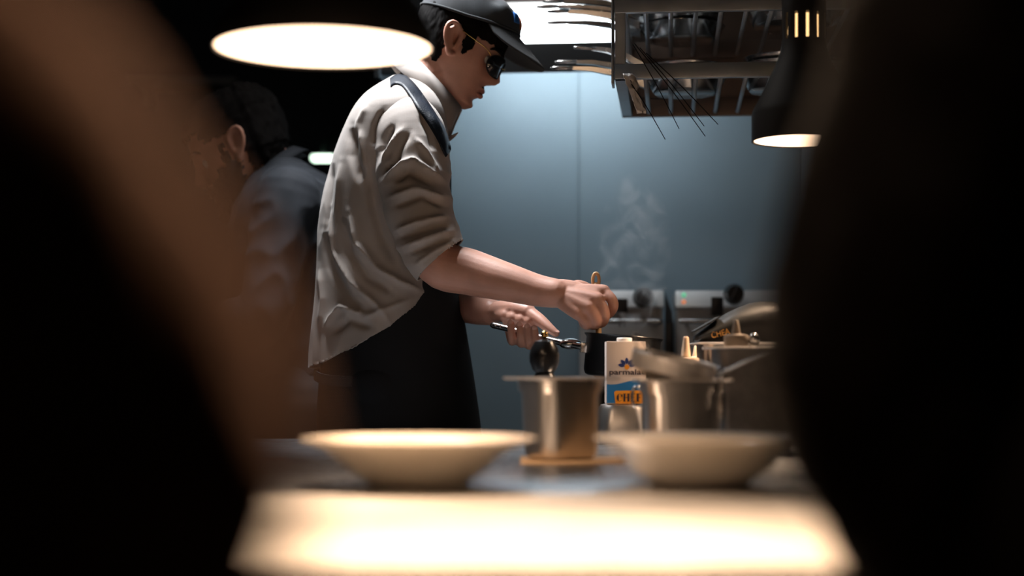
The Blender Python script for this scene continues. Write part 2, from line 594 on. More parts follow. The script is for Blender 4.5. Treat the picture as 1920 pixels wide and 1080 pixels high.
def ear_parts(s):
    """outer ear on side s, head axes"""
    out = []
    y0 = 0.071 * s

    def E(u, v, o):                      # u forward, v up, o outward
        return Vector((-0.004 + u - 0.18 * v, y0 + s * (o + 0.004 - u * 0.42), 0.002 + v))
    rim = [(0.013, 0.006), (0.013, 0.022), (0.004, 0.033), (-0.010, 0.034), (-0.019, 0.024), (-0.021, 0.008), (-0.016, -0.010), (-0.008, -0.022)]
    out.append(tube_vf([E(u, v, 0.008) for u, v in rim], [0.0035, .0042, .0045, .0046, .0048, .0046, .0042, .004], 10, 4))
    out.append(tube_vf([E(-0.008, -0.022, 0.006), E(-0.002, -0.031, 0.005), E(0.006, -0.027, 0.003)], [0.0055, 0.0072, 0.005], 10, 4))
    inner = [(-0.004, 0.024), (-0.011, 0.016), (-0.011, 0.002), (-0.006, -0.012), (0.001, -0.018)]
    out.append(tube_vf([E(u, v, 0.006) for u, v in inner], [0.003, .0036, .0038, .0036, .003], 8, 4))
    out.append(tube_vf([E(0.010, 0.004, 0.004), E(0.009, -0.006, 0.006), E(0.007, -0.014, 0.004)], [0.003, 0.0042, 0.003], 8, 4))
    pl = [(0.006, 0.024), (-0.006, 0.022), (-0.010, 0.004), (-0.005, -0.016)]
    out.append(tube_vf([E(u, v, 0.001) for u, v in pl], [0.006, .0085, .0085, .006], 10, 4, flat=((0, 1, 0), 0.6)))
    return out


def tf(parts, mtx):
    return [([mtx @ Vector(v) for v in V], F) for V, F in parts]


def head_matrix(loc, yaw, pitch, scale=1.0, roll=0.0):
    return Matrix.Translation(loc) @ Matrix.Rotation(yaw, 4, 'Z') @ Matrix.Rotation(pitch, 4, 'Y') @ Matrix.Rotation(roll, 4, 'X') @ Matrix.Scale(scale, 4)


def head_shell(name, mtx, region, infl, m, parent, thick=0.004, n=110, mz=80, jag=0.0, grain=0.0):
    """hair or beard: a shell standing off the head where region(p) is true; infl may be a function"""
    V, idx, F = [], {}, []
    zs = [HZ[0] + 0.001 + (HZ[-1] - HZ[0] - 0.001) * i / mz for i in range(mz + 1)]
    keep = {}
    for i, z in enumerate(zs):
        for k in range(n):
            a = 2 * math.pi * k / n
            p = head_surface(a, z)
            nrm = (Vector((p.x + 0.005, p.y, p.z - 0.0)) if z > -0.02 else Vector((p.x + 0.005, p.y, p.z + 0.03)))
            nrm.normalize()
            t = infl(p) if callable(infl) else infl
            if grain:
                t += grain * noise.noise(Vector((p.x * 160, p.y * 160, p.z * 60)))
            j = jag * noise.noise(Vector((p.x * 90, p.y * 90, p.z * 90)))
            keep[(i, k)] = region(p + Vector((j, 0, j)))
            V.append(mtx @ (p + nrm * t))
    for i in range(mz):
        for k in range(n):
            q = ((i, k), (i, (k + 1) % n), (i + 1, (k + 1) % n), (i + 1, k))
            if all(keep[c] for c in q):
                F.append(tuple(c[0] * n + c[1] for c in q))
    if region(Vector((0, 0, 0.13))):
        F.append(tuple(mz * n + k for k in range(n)))
    me = bpy.data.meshes.new(name)
    me.from_pydata([tuple(v) for v in V], [], F)
    bm = bmesh.new(); bm.from_mesh(me)
    loose = [v for v in bm.verts if not v.link_faces]
    bmesh.ops.delete(bm, geom=loose, context='VERTS')
    bmesh.ops.recalc_face_normals(bm, faces=bm.faces)
    bm.to_mesh(me); bm.free()
    o = finish(bpy.data.objects.new(name, me), m, parent, True)
    return solidify(o, thick, -1.0)


def eyes(mtx, parent):
    for s in (-1, 1):
        c = Vector((0.071, 0.030 * s, 0.001))
        V, F = ellipsoid_vf(c, (0.0125, 0.0125, 0.0125), n=20, m_=12)
        e = from_vf('eye', [mtx @ v for v in V], F, M['eye'], parent)
        V, F = ellipsoid_vf(c + Vector((0.0085, 0, -0.001)), (0.0045, 0.0062, 0.0062), n=16, m_=8)
        from_vf('iris', [mtx @ v for v in V], F, M['iris'], e)


def hand_parts(fingers, thumb, wrist, mc_r=0.0135):
    """fingers: four lists MCP..tip with radii; fused later with palm bones"""
    out = []
    for pts in fingers:
        n = len(pts)
        out.append(tube_vf([wrist, wrist.lerp(pts[0], 0.55), pts[0]], [mc_r * 1.25, mc_r * 1.12, mc_r * 0.93], 12, 4))
        r = np.interp(np.linspace(0, 1, n), [0, 0.45, 1], [0.0122, 0.0106, 0.0078])
        out.append(tube_vf(pts, list(r), 12, 4))
    for a, b in zip(fingers[:-1], fingers[1:]):
        mid = a[0].lerp(b[0], 0.5)
        out.append(tube_vf([wrist, wrist.lerp(mid, 0.5), mid.lerp(wrist, 0.12)], [mc_r * 1.2, mc_r * 1.1, mc_r * 0.9], 12, 4))
    n = len(thumb)
    out.append(tube_vf(thumb, list(np.interp(np.linspace(0, 1, n), [0, 0.35, 0.7, 1], [0.017, 0.0155, 0.0118, 0.0085])), 12, 4))
    return out


# ================================================================== SETTING
YAW = -math.atan(300.0 / FPX)          # the back wall and rack stand 5.6 degrees off the lens axis
ROT = Matrix.Rotation(YAW, 3, 'Z')
ax_r = ROT @ Vector((1, 0, 0))
ax_d = ROT @ Vector((0, 1, 0))

fl = struct(box('floor', (0, 2.9, -0.02), (7.4, 8.8, 0.04), M['floor']))
ce = struct(box('ceiling', (0, 2.9, 2.72), (7.4, 8.8, 0.04), M['ceiling']))
# back wall: dark core carrying lit blue panels with open joints
WC = Vector((0.0, 4.62, 0))
wx0 = -0.215
wall = struct(box('wall_back', WC + ax_r * (wx0 + 1.25) + ax_d * 0.06 + Vector((0, 0, 1.35)), (2.5, 0.1, 2.7), M['wall_blue'], rot=ROT))
bpy.context.view_layer.update()
x = wx0
for wdt in (0.405, 0.62, 0.62, 0.855):
    box('panel', WC + ax_r * (x + wdt / 2) + Vector((0, 0, 1.35)), (wdt - 0.0012, 0.022, 2.698), M['wall_blue'], wall, ROT, 0.002)
    x += wdt
struct(box('wall_far', (-1.9, 7.15, 1.35), (3.5, 0.1, 2.7), M['dark_wall']))
struct(box('wall_left', (-3.62, 2.9, 1.35), (0.1, 8.7, 2.7), M['dark_wall']))
struct(box('wall_right', (3.62, 2.9, 1.35), (0.1, 8.7, 2.7), M['dark_wall']))
ew = WC + ax_r * wx0
struct(box('wall_side', (ew.x - 0.06, 5.95, 1.35), (0.1, 2.3, 2.7), M['dark_wall']))
wr = WC + ax_r * (wx0 + 2.5)
struct(box('wall_front', (0, -1.45, 1.35), (7.1, 0.1, 2.7), M['dark_wall']))

# ================================================================== COUNTERS
TOPZ = 0.9
pas = thing('pass_counter', 'brightly lit steel pass counter at the front carrying the two cream bowls', 'counter', (0, 1.6, 0))
box('worktop', (0, 1.612, TOPZ - 0.02), (2.6, 0.712, 0.04), M['pass_top'], pas, bevel=0.004)
box('body', (0, 1.62, 0.46), (2.5, 0.62, 0.80), M['hood_dark'], pas, bevel=0.003)
box('plinth', (0, 1.62, 0.03), (2.4, 0.56, 0.058), M['black_metal'], pas)
wk = thing('work_counter', 'reflective steel work counter under the metal containers and milk carton', 'counter', (0, 2.7, 0))
box('worktop', (0.25, 2.69, TOPZ - 0.02), (2.9, 1.435, 0.04), M['steel_top'], wk, bevel=0.004)
box('body', (0.25, 2.68, 0.46), (2.8, 1.30, 0.80), M['hood_dark'], wk, bevel=0.003)
box('plinth', (0.25, 2.68, 0.03), (2.7, 1.2, 0.058), M['black_metal'], wk)


# ================================================================== BOWLS
def bowl(px, d, rad, label, tilt=0.0):
    c = P(px, 912, d); c.z = TOPZ
    t = thing('pasta_bowl', label, 'bowl', c)
    h = 0.062
    prof = [(0.0005, 0.004), (0.050, 0.004), (0.054, 0.0), (0.062, 0.0), (0.066, 0.006), (0.092, 0.024),
            (rad - 0.030, 0.048), (rad, h - 0.002), (rad + 0.0005, h), (rad - 0.003, h + 0.001), (rad - 0.032, 0.053), (0.085, 0.028), (0.05, 0.012), (0.0005, 0.010)]
    V, F = lathe_vf(prof, 72, c)
    o = from_vf('dish', V, F[:-2], M['porcelain'], t)
    autosmooth(o, 60)
    lathe('foot_ring', [(0.053, 0.0), (0.061, 0.0), (0.062, 0.005), (0.052, 0.005)], M['porcelain'], t, 48, c)
    return t


bowl(786, 2.09, 0.150, 'shallow cream pasta bowl on the pass nearer the chef in the apron')
bowl(1312, 2.11, 0.137, 'smaller cream pasta bowl on the pass, right one in front of steel containers')


# ================================================================== STEEL CONTAINERS
def rrect(w, d, r, n=6):
    pts = []
    for (sx, sy, a0) in ((1, 1, 0), (-1, 1, 90), (-1, -1, 180), (1, -1, 270)):
        for k in range(n + 1):
            a = math.radians(a0 + 90 * k / n)
            pts.append((sx * (w / 2 - r) + r * math.cos(a), sy * (d / 2 - r) + r * math.sin(a)))
    return pts


def ring_loft(name, rings, m, parent, c, rz, close_in=True, close_out=True):
    """rings: list of (w, d, r, z)"""
    V, F = [], []
    R = Matrix.Rotation(rz, 3, 'Z')
    for (w, d, r, z) in rings:
        for (x, y) in rrect(w, d, r):
            V.append(Vector(c) + R @ Vector((x, y, z)))
    n = len(V) // len(rings)
    for i in range(len(rings) - 1):
        for k in range(n):
            F.append((i * n + k, i * n + (k + 1) % n, (i + 1) * n + (k + 1) % n, (i + 1) * n + k))
    if close_out:
        F.append(tuple(range(n))[::-1])
    if close_in:
        F.append(tuple((len(rings) - 1) * n + k for k in range(n)))
    o = from_vf(name, V, F, m, parent)
    return autosmooth(o, 40)


def gn_pan(px, d, fw, fd, bw, bd, h, rz, label, base=TOPZ, m='steel', invert=False):
    c = P(px, 700, d); c.z = base
    t = thing('steel_container', label, 'container', c, 0, 'deep steel gastronorm containers')
    r = 0.030
    bw2, bd2 = bw * 0.88, bd * 0.88
    t_ = 0.0012
    st = h * 0.80
    if not invert:
        out = [(bw2 - 0.03, bd2 - 0.03, r - .012, 0), (bw2 - .008, bd2 - .008, r - .004, 0.003), (bw2, bd2, r, 0.012), (bw - 0.008, bd - 0.008, r, st),
               (bw, bd, r, st + 0.006), (bw + 0.002, bd + 0.002, r, h - 0.006), (bw + 0.006, bd + 0.006, r, h - 0.002)]
        inn = [(a - 2 * t_, b - 2 * t_, q, z + (t_ if i < 2 else 0)) for i, (a, b, q, z) in enumerate(out)][::-1]
        ring_loft('body', out + [(bw + 0.006, bd + 0.006, r, h - 0.001)] + inn, M[m], t, c, rz)
        ring_loft('rim', [(bw + 0.002, bd + 0.002, r, h - 0.003), (fw - 0.003, fd - 0.003, r * 0.8, h - 0.004), (fw, fd, r * 0.8, h - 0.0025), (fw, fd, r * 0.8, h - .0005),
                          (fw - 0.003, fd - 0.003, r * .8, h), (bw + 0.006, bd + 0.006, r, h), (bw + 0.002, bd + 0.002, r, h - 0.003)],
                  M['rim_steel'], t, c, rz, False, False)
    else:
        ring_loft('body', [(bw, bd, r, 0.003), (bw, bd, r, h * 0.2), (bw2, bd2, r, h - 0.010), (bw2 - .008, bd2 - .008, r, h - .002), (bw2 - .03, bd2 - .03, r * .6, h)], M[m], t, c, rz)
        ring_loft('rim', [(bw, bd, r, 0.0), (fw, fd, r, 0.0), (fw, fd, r, 0.003), (bw - .004, bd - .004, r, 0.003)], M['steel_pol'], t, c, rz, False, True)
    return t


gn_pan(1052, 2.62, 0.160, 0.130, 0.122, 0.105, 0.131, math.radians(30), 'wide steel container at the left, its left half in dark reflection', base=TOPZ + 0.0042)
gn_pan(1278, 2.62, 0.150, 0.130, 0.128, 0.110, 0.132, math.radians(4), 'steel container with the wire sieve lying across its rim')
gn_pan(1168, 3.185, 0.122, 0.108, 0.106, 0.096, 0.078, math.radians(0), 'low upturned grey steel container under the milk carton', invert=True)
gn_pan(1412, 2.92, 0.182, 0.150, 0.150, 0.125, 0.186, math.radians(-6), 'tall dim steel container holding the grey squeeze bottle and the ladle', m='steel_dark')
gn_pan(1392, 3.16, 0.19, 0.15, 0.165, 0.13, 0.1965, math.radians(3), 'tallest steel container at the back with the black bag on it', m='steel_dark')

# thin board under the left containers
c = P(1110, 868, 2.62)
bd_ = box('serving_board', (c.x + 0.02, 2.62, TOPZ + 0.002), (0.27, 0.16, 0.004), M['board'], bevel=0.002)
tag(bd_, 'thin tan board lying under the wide steel container', 'board')

# steel jug behind the right container, handle showing beside the carton
c = P(1246, 700, 2.83); c.z = TOPZ
jg = thing('steel_jug', 'small steel jug mostly hidden behind the sieve container, handle beside the carton', 'jug', c)
V, F = lathe_vf([(0.0005, 0.003), (0.034, 0.003), (0.036, 0), (0.039, 0.002), (0.038, 0.08), (0.040, 0.118), (0.0415, 0.121), (0.039, 0.119), (0.036, 0.08), (0.036, 0.008), (0.0005, 0.006)], 40, c)
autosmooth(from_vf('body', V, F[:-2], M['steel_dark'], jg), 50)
tube('handle', [c + Vector((-0.036, 0, 0.113)), c + Vector((-0.052, -0.01, 0.115)), c + Vector((-0.057, -0.012, 0.100)), c + Vector((-0.052, -0.01, 0.084)), c + Vector((-0.036, 0, 0.084))],
     0.0028, M['steel_pol'], jg, 10, 5)


# ================================================================== MILK CARTON
def text_mesh(body, size, width=None, offset=0.0, extrude=0.0002):
    cu = bpy.data.curves.new('txt', 'FONT')
    cu.body = body; cu.size = size; cu.offset = offset; cu.extrude = extrude
    o = bpy.data.objects.new('txt', cu); COL.objects.link(o)
    dg = bpy.context.evaluated_depsgraph_get()
    me = bpy.data.meshes.new_from_object(o.evaluated_get(dg))
    bpy.data.objects.remove(o, do_unlink=True)
    co, _ = mesh_arrays(me)
    co[:, 0] -= co[:, 0].min()
    if width:
        co[:, 0] *= width / co[:, 0].max()
    set_co(me, co)
    return me


def place_text(name, me, m, parent, origin, xd, zd):
    xd = Vector(xd).normalized(); zd = Vector(zd).normalized(); n = xd.cross(zd)
    co, _ = mesh_arrays(me)
    out = np.array([tuple(Vector(origin) + xd * v[0] + zd * v[1] + n * v[2]) for v in co])
    set_co(me, out)
    me.name = name
    return finish(bpy.data.objects.new(name, me), m, parent, False)


def poly_plate(name, pts, origin, m, parent, t=0.0004):
    """flat printed shape: (u, v) outline on a plane facing -y"""
    V = [Vector(origin) + Vector((u, -t, v)) for u, v in pts] + [Vector(origin) + Vector((u, 0, v)) for u, v in pts]
    n = len(pts)
    F = [tuple(range(n)), tuple(range(n, 2 * n))[::-1]] + [(k, (k + 1) % n, n + (k + 1) % n, n + k) for k in range(n)]
    return from_vf(name, V, F, m, parent, smooth=False)


dC = 3.155
sC = FPX / dC
base = P(1174, 757, dC); base.z = TOPZ + 0.0785
ct = thing('milk_carton', 'small white and blue cream carton with dark lettering on a steel box', 'carton', (base.x, dC + 0.03, base.z))
cw, chh = 74 / sC, 117 / sC
face_y = dC
body = box('box', (base.x, face_y + 0.03, base.z + chh / 2), (cw, 0.06, chh), M['carton'], ct, bevel=0.0015)
lathe('cap', [(0.0135, 0.0), (0.0150, 0.001), (0.0150, 0.006), (0.0135, 0.0075), (0.0005, 0.0078)], M['cap_white'], ct, 28, (base.x - 0.002, face_y + 0.022, base.z + chh))
o0 = Vector((base.x - cw / 2, face_y, base.z))
U = lambda px: (px - 1137) / sC
W = lambda py: (757 - py) / sC
wave = [(U(1137 + 74 * k / 12) + (0.0006 if k == 0 else (-0.0006 if k == 12 else 0)), W(719 + 2.5 * math.sin(k / 12 * 6.0 + 0.5) - 4.5 * k / 12)) for k in range(13)]
poly_plate('blue_band', [(0.0006, 0.0012), (cw - 0.0006, 0.0012)] + wave[::-1], o0, M['carton_blue'], ct, 0.0003)
yb = [(U(1154), W(756.5)), (U(1206), W(756.5)), (U(1206), W(734)), (U(1203), W(731.5)), (U(1155), W(732.5)), (U(1151.5), W(735))]
poly_plate('yellow_label', yb, o0, M['carton_yellow'], ct, 0.0006)
# stencil-cut serif capitals C H E F, built as bars and crescents
bm = bmesh.new()


def bar(x0, x1, y0, y1):
    box_bm(bm, (o0.x + U((x0 + x1) / 2), face_y - 0.0008, o0.z + W((y0 + y1) / 2)), ((x1 - x0) / sC, 0.0004, (y1 - y0) / sC))


let = bmesh.new()
# C as a thick-to-thin crescent
nC = 18
co_, ci_ = [], []
for k in range(nC + 1):
    a = math.radians(50 + 262 * k / nC)
    th = 3.6 * abs(math.cos(a)) ** 0.8 * (1 if math.cos(a) < 0 else 0.35) + 0.5
    ccx, ccy, rr, rx_ = 1161.8, 745.2, 7.2, 5.6
    co_.append((ccx + rx_ * math.cos(a), ccy - rr * math.sin(a)))
    ci_.append((ccx + (rx_ - th) * math.cos(a), ccy - (rr - 0.7) * math.sin(a)))
pl = co_ + ci_[::-1]
for k in range(nC):
    q = [co_[k], co_[k + 1], ci_[k + 1], ci_[k]]
    vs_ = [bm.verts.new((o0.x + U(a), face_y - 0.001, o0.z + W(b))) for a, b in q]
    bm.faces.new(vs_)
bar(1164.5, 1167, 739.5, 743.5)
for (xa, xb_) in ((1169.2, 1172.6), (1176.4, 1179.8)):
    bar(xa, xb_, 738.2, 752.2)
bar(1172.6, 1176.4, 744.6, 745.6)
bar(1168.4, 1173.4, 737.8, 738.5); bar(1175.6, 1180.6, 737.8, 738.5); bar(1168.4, 1173.4, 751.9, 752.6); bar(1175.6, 1180.6, 751.9, 752.6)
bar(1183, 1186.6, 738.2, 752.2); bar(1182.2, 1191, 737.8, 738.8); bar(1182.2, 1191, 751.6, 752.6); bar(1186.6, 1189.6, 744.6, 745.6)
bar(1194, 1197.6, 738.2, 752.2); bar(1193.2, 1202, 737.8, 738.8); bar(1197.6, 1200.5, 744.6, 745.6); bar(1193.2, 1199, 751.9, 752.6)
from_bm('chef_lettering', bm, M['ink'], ct)
tm = text_mesh('parmalat', 0.0145, 66 / sC, offset=0.00025)
place_text('brand_lettering', tm, M['ink'], ct, o0 + Vector((U(1142.5), -0.0004, W(702))), (1, 0, 0), (0, 0, 1))
# flower mark: five leaf petals over a round heart
fc = (1175.5, 687)
for k, an in enumerate((168, 132, 92, 52, 14)):
    a = math.radians(an)
    L_, w_ = 17.0, 3.4
    pts = []
    for i in range(9):
        t = i / 8
        pts.append((4 + t * (L_ - 4), w_ * math.sin(math.pi * t) ** 0.8))
    for i in range(1, 8):
        t = 1 - i / 8
        pts.append((4 + t * (L_ - 4), -w_ * math.sin(math.pi * t) ** 0.8))
    out = [(U(fc[0] + u * math.cos(a) - v * math.sin(a)), W(fc[1] - (u * math.sin(a) + v * math.cos(a)))) for u, v in pts]
    poly_plate('petal', out, o0, M['petal'], ct, 0.0004)
poly_plate('flower_heart', [(U(fc[0] + 4.6 * math.cos(2 * math.pi * k / 18)), W(fc[1] + 1 - 4.6 * math.sin(2 * math.pi * k / 18))) for k in range(18)], o0, M['carton_yellow'], ct, 0.0006)

# ================================================================== SIEVE on the right container
sv_c = Vector((P(1262, 684, 2.62).x, 2.62, TOPZ + 0.132 + 0.022))
sv = thing('wire_sieve', 'round wire mesh sieve tilted across the steel container rim', 'sieve', sv_c)
RS = Matrix.Rotation(math.radians(12), 3, 'Y') @ Matrix.Rotation(math.radians(5), 3, 'X')


def S(v):
    return sv_c + RS @ Vector(v)


V, F = lathe_vf([(0.0645, -0.012), (0.066, -0.013), (0.0675, -0.012), (0.068, 0.010), (0.0695, 0.012), (0.068, 0.0135), (0.066, 0.012), (0.0650, 0.010)], 64)
V = [S(v) for v in V]
F = F[:-2] + [((7) * 64 + k, 7 * 64 + (k + 1) % 64, (k + 1) % 64, k) for k in range(64)]
autosmooth(from_vf('hoop', V, F, M['rim_steel'], sv), 50)
bm = bmesh.new()                                        # woven basket: crossed wires on a shallow dome
gV, gF = [], []
for k in range(-15, 16):
    u = k * 0.0042
    half = math.sqrt(max(0, 0.065 ** 2 - u * u))
    for flip in (0, 1):
        pts = []
        for i in range(11):
            t = -half + 2 * half * i / 10
            rr = math.hypot(u, t) / 0.065
            z = -0.012 - 0.022 * (1 - rr * rr)
            pts.append(S((u, t, z) if flip == 0 else (t, u, z)))
        v_, f_ = tube_vf(pts, [0.0005] * len(pts), 4, 1, False)
        b_ = len(gV); gV += list(v_); gF += [tuple(i + b_ for i in q) for q in f_]
ms = from_vf('mesh_basket', gV, gF, M['mesh_wire'], sv, False)
ms['kind'] = 'stuff'
for s in (-1, 1):
    tube('hook_wire', [S((-0.064, 0.016 * s, 0.008)), S((-0.066, 0.013 * s, 0.022)), S((-0.072, 0.007 * s, 0.035)), S((-0.074, 0.0, 0.038))] if s < 0 else
         [S((-0.040, -0.052, 0.010)), S((-0.050, -0.030, 0.022)), S((-0.063, -0.012, 0.034)), S((-0.074, 0.0, 0.038))], 0.0016, M['steel_pol'], sv, 8, 5)
for s in (-1, 1):
    tube('handle_wire', [S((0.064, 0.016 * s, 0.0)), S((0.078, 0.010 * s, 0.004)), S((0.090, 0.008 * s, 0.012)), S((0.115, 0.007 * s, 0.031)), S((0.150, 0.006 * s, 0.056)), S((0.165, 0.0, 0.066))],
         0.0022, M['steel_pol'], sv, 8, 5)

# tasting spoon hooked over the rim corner
c = P(1351, 700, 2.555); c.z = TOPZ + 0.133
sp = thing('tasting_spoon', 'slim steel spoon hanging off the corner of the sieve container', 'spoon', c)
tube('handle', [c + Vector((0, 0.022, 0.000)), c + Vector((0, 0.008, 0.005)), c + Vector((0, -0.004, 0.000)), c + Vector((0.0005, -0.005, -0.02))], 0.0017, M['steel_pol'], sp, 8, 6)
V, F = ellipsoid_vf(c + Vector((0.0015, -0.005, -0.042)), (0.0055, 0.0022, 0.024))
from_vf('spoon_bowl', V, F, M['steel_pol'], sp)


# ================================================================== SQUEEZE BOTTLES, BAG, LADLE, MILL
def squeeze(px, d, r, hb, nz, label, m, base=TOPZ):
    c = P(px, 700, d); c.z = base
    t = thing('squeeze_bottle', label, 'bottle', c, 0, 'plastic squeeze bottles')
    lathe('body', [(r * 0.5, 0.0), (r * 0.96, 0.002), (r, 0.006), (r, hb - 0.02), (r * 0.95, hb - 0.008), (r * 0.78, hb)], m, t, 36, c)
    cp = lathe('screw_cap', [(r * 0.80, hb - 0.002), (r * 0.84, hb), (r * 0.84, hb + 0.016), (r * 0.78, hb + 0.019), (r * 0.30, hb + 0.021)], m, t, 36, c)
    lathe('nozzle', [(r * 0.36, hb + 0.018), (r * 0.30, hb + 0.024), (r * 0.16, hb + nz), (r * 0.12, hb + nz + 0.001), (r * 0.03, hb + nz + 0.001)], m, cp, 24, c)
    return t


squeeze(1286, 3.08, 0.030, 0.148, 0.058, 'cream squeeze bottle with pointed nozzle behind the sieve', M['bottle'])
squeeze(1305, 3.272, 0.024, 0.150, 0.041, 'cream squeeze bottle showing only its thin nozzle tip behind another bottle', M['bottle'])
squeeze(1380, 2.93, 0.026, 0.185, 0.045, 'grey squeeze bottle standing in the tall dim container', M['bottle2'], base=TOPZ + 0.0035)

c = P(1413, 637, 2.92)
ld = thing('ladle', 'round shiny steel ladle sticking up out of the tall dim container', 'ladle', (c.x, c.y, TOPZ + 0.004))
V, F = ellipsoid_vf(c, (0.0105, 0.0085, 0.012))
from_vf('ladle_bowl', V, F, M['steel_pol'], ld)
tube('handle', [c + Vector((0, 0, -0.010)), c + Vector((0.004, 0.004, -0.08)), Vector((c.x + 0.010, c.y + 0.008, TOPZ + 0.008))], 0.0025, M['steel_pol'], ld, 8, 4)

# black foil bag lying slanted on the back container
bg0 = thing('coffee_bag', 'glossy black bag with faint gold lettering slumped on the back container', 'bag', (P(1360, 640, 3.16).x, 3.16, TOPZ + 0.198))
bz = TOPZ + 0.1985
xa = P(1304, 0, 3.16).x
secs = []
for k in range(9):
    t = k / 8
    hgt = 0.012 + 0.066 * math.sin(math.pi * min(1, t * 0.62)) ** 1.0
    secs.append((xa + 0.165 * t, hgt))
V, F = [], []
nb = 24
for (x_, h_) in secs:
    for k in range(nb):
        a = 2 * math.pi * k / nb
        wv = 1 + 0.06 * noise.noise(Vector((x_ * 40, math.cos(a) * 2, math.sin(a) * 2)))
        V.append(Vector((x_, 3.16 + 0.05 * wv * math.cos(a), bz + h_ / 2 + h_ / 2 * math.copysign(abs(math.sin(a)) ** 0.8, math.sin(a)) * (wv if math.sin(a) > 0 else 1))))
for i in range(len(secs) - 1):
    for k in range(nb):
        F.append((i * nb + k, i * nb + (k + 1) % nb, (i + 1) * nb + (k + 1) % nb, (i + 1) * nb + k))
F += [tuple(range(nb))[::-1], tuple((len(secs) - 1) * nb + k for k in range(nb))]
bagbody = from_vf('pouch', V, F, M['bag'], bg0)
box('top_seal', (xa + 0.018, 3.145, bz + 0.033), (0.056, 0.060, 0.003), M['bag'], bg0, Matrix.Rotation(math.radians(-30), 3, 'Y'), 0.001)
tm = text_mesh('CHEA', 0.016, 0.036, 0.0002, 0.0004)
a_ = math.radians(14)
place_text('gold_lettering', tm, M['bag_gold'], bg0, (xa + 0.026, 3.1105, bz + 0.006), (math.cos(a_), 0, math.sin(a_)), (-math.sin(a_), 0, math.cos(a_)))

# pepper mill
c = P(1021, 700, 3.03); c.z = TOPZ
mz_ = P(0, 636, 3.03).z - TOPZ
pm = thing('pepper_mill', 'black turned pepper mill with a brass knob in front of the pan handle', 'pepper mill', c)
lathe('base', [(0.026, 0), (0.027, 0.003), (0.026, 0.02), (0.018, 0.06), (0.017, 0.09), (0.021, 0.118), (0.0235, 0.128), (0.018, 0.136), (0.016, 0.139)], M['wood_black'], pm, 36, c)
hd = lathe('head', [(0.016, 0.139), (0.0225, 0.146), (0.0275, 0.160), (0.0280, 0.172), (0.0255, 0.184), (0.018, mz_ - 0.004), (0.006, mz_)], M['wood_black'], pm, 36, c)
V, F = ellipsoid_vf(c + Vector((0, 0, mz_ + 0.008)), (0.0072, 0.0072, 0.0078), n=20, m_=12)
from_vf('brass_knob', V, F, M['brass'], hd)

# ================================================================== BURNER, SAUCEPAN, WOODEN SPOON
pc = P(1163, 668, 3.34)
tilt = math.radians(5.0)
PR = Matrix.Rotation(tilt, 3, 'Y')
pan_r, pan_h = 0.076, 0.085
pb = pc.z - 0.040 - 0.010
br = thing('gas_burner', 'low black table burner under the black saucepan', 'burner', (pc.x, pc.y, TOPZ))
bt = pb - 0.012
box('housing', (pc.x, pc.y, TOPZ + 0.035), (0.20, 0.20, 0.07), M['black_metal'], br, bevel=0.006)
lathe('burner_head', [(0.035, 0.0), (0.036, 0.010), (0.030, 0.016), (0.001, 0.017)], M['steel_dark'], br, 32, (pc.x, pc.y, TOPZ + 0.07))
for k in range(4):
    a = math.radians(45 + 90 * k)
    box('pan_support', (pc.x + 0.055 * math.cos(a), pc.y + 0.055 * math.sin(a), (TOPZ + 0.07 + bt) / 2), (0.07, 0.006, bt - TOPZ - 0.07), M['black_metal'], br, Matrix.Rotation(a, 3, 'Z'), 0.001)
pan = thing('saucepan', 'black saucepan with a long steel handle held by the chef', 'saucepan', (pc.x, pc.y, pb))


def Q(v):
    return Vector((pc.x, pc.y, pb + 0.006)) + PR @ Vector(v)


prof = [(0.0005, 0.0), (pan_r - 0.010, 0.0), (pan_r - 0.003, 0.004), (pan_r, 0.012), (pan_r, pan_h - 0.006), (pan_r + 0.005, pan_h), (pan_r + 0.0045, pan_h + 0.001),
        (pan_r - 0.002, pan_h - 0.005), (pan_r - 0.0025, 0.012), (pan_r - 0.006, 0.005), (0.0005, 0.003)]
V, F = lathe_vf(prof, 72)
autosmooth(from_vf('pot', [Q(v) for v in V], F[:-2], M['pan_black'], pan), 45)
hA, hB = P(1091, 650, 3.34), P(927, 610, 3.455)
box('bracket', Q((-pan_r - 0.004, 0.0, pan_h - 0.030)), (0.014, 0.040, 0.022), M['steel_pol'], pan, PR, 0.003)
hn = tube('handle', [hA, hA.lerp(hB, 0.3) + Vector((0, 0, -0.002)), hA.lerp(hB, 0.7), hB], [0.010, 0.009, 0.0085, 0.0095], M['steel_pol'], pan, 14, 5, flat=((0, 0, 1), 0.75))
for k, t in enumerate((0.93, 0.985)):
    V, F = ellipsoid_vf(hA.lerp(hB, t) + Vector((0, -0.009, 0)), (0.004, 0.003, 0.004), n=12, m_=8)
    from_vf('rivet', V, F, M['steel_pol'], hn)
# round steel spout/loop beside the handle root
V, F = ellipsoid_vf(P(1070, 645, 3.36), (0.024, 0.018, 0.012), n=20, m_=10)
from_vf('handle_shield', V, F, M['steel_pol'], pan)

ws = thing('wooden_spoon', 'slim wooden spoon with a looped end in the chef\'s fist', 'spoon', P(1123, 690, 3.365))
sA, sB = P(1117.5, 535, 3.368), P(1126, 690, 3.335)
tube('shaft', [sA, sA.lerp(sB, 0.5), sB], [0.0066, 0.0062, 0.006], M['wood'], ws, 12, 4)
lp = P(1117.3, 525, 3.368)
pts = [lp + Vector((0.0066 * math.sin(a), 0, -0.014 * math.cos(a))) for a in [2 * math.pi * k / 16 for k in range(17)]]
tube('loop', pts, 0.0034, M['wood'], ws, 8, 2, False)
V, F = ellipsoid_vf(sB, (0.018, 0.008, 0.026))
from_vf('spoon_bowl', V, F, M['wood'], ws)

# ================================================================== COOKING APPLIANCES at the back wall
dA = 4.30
sA_ = FPX / dA


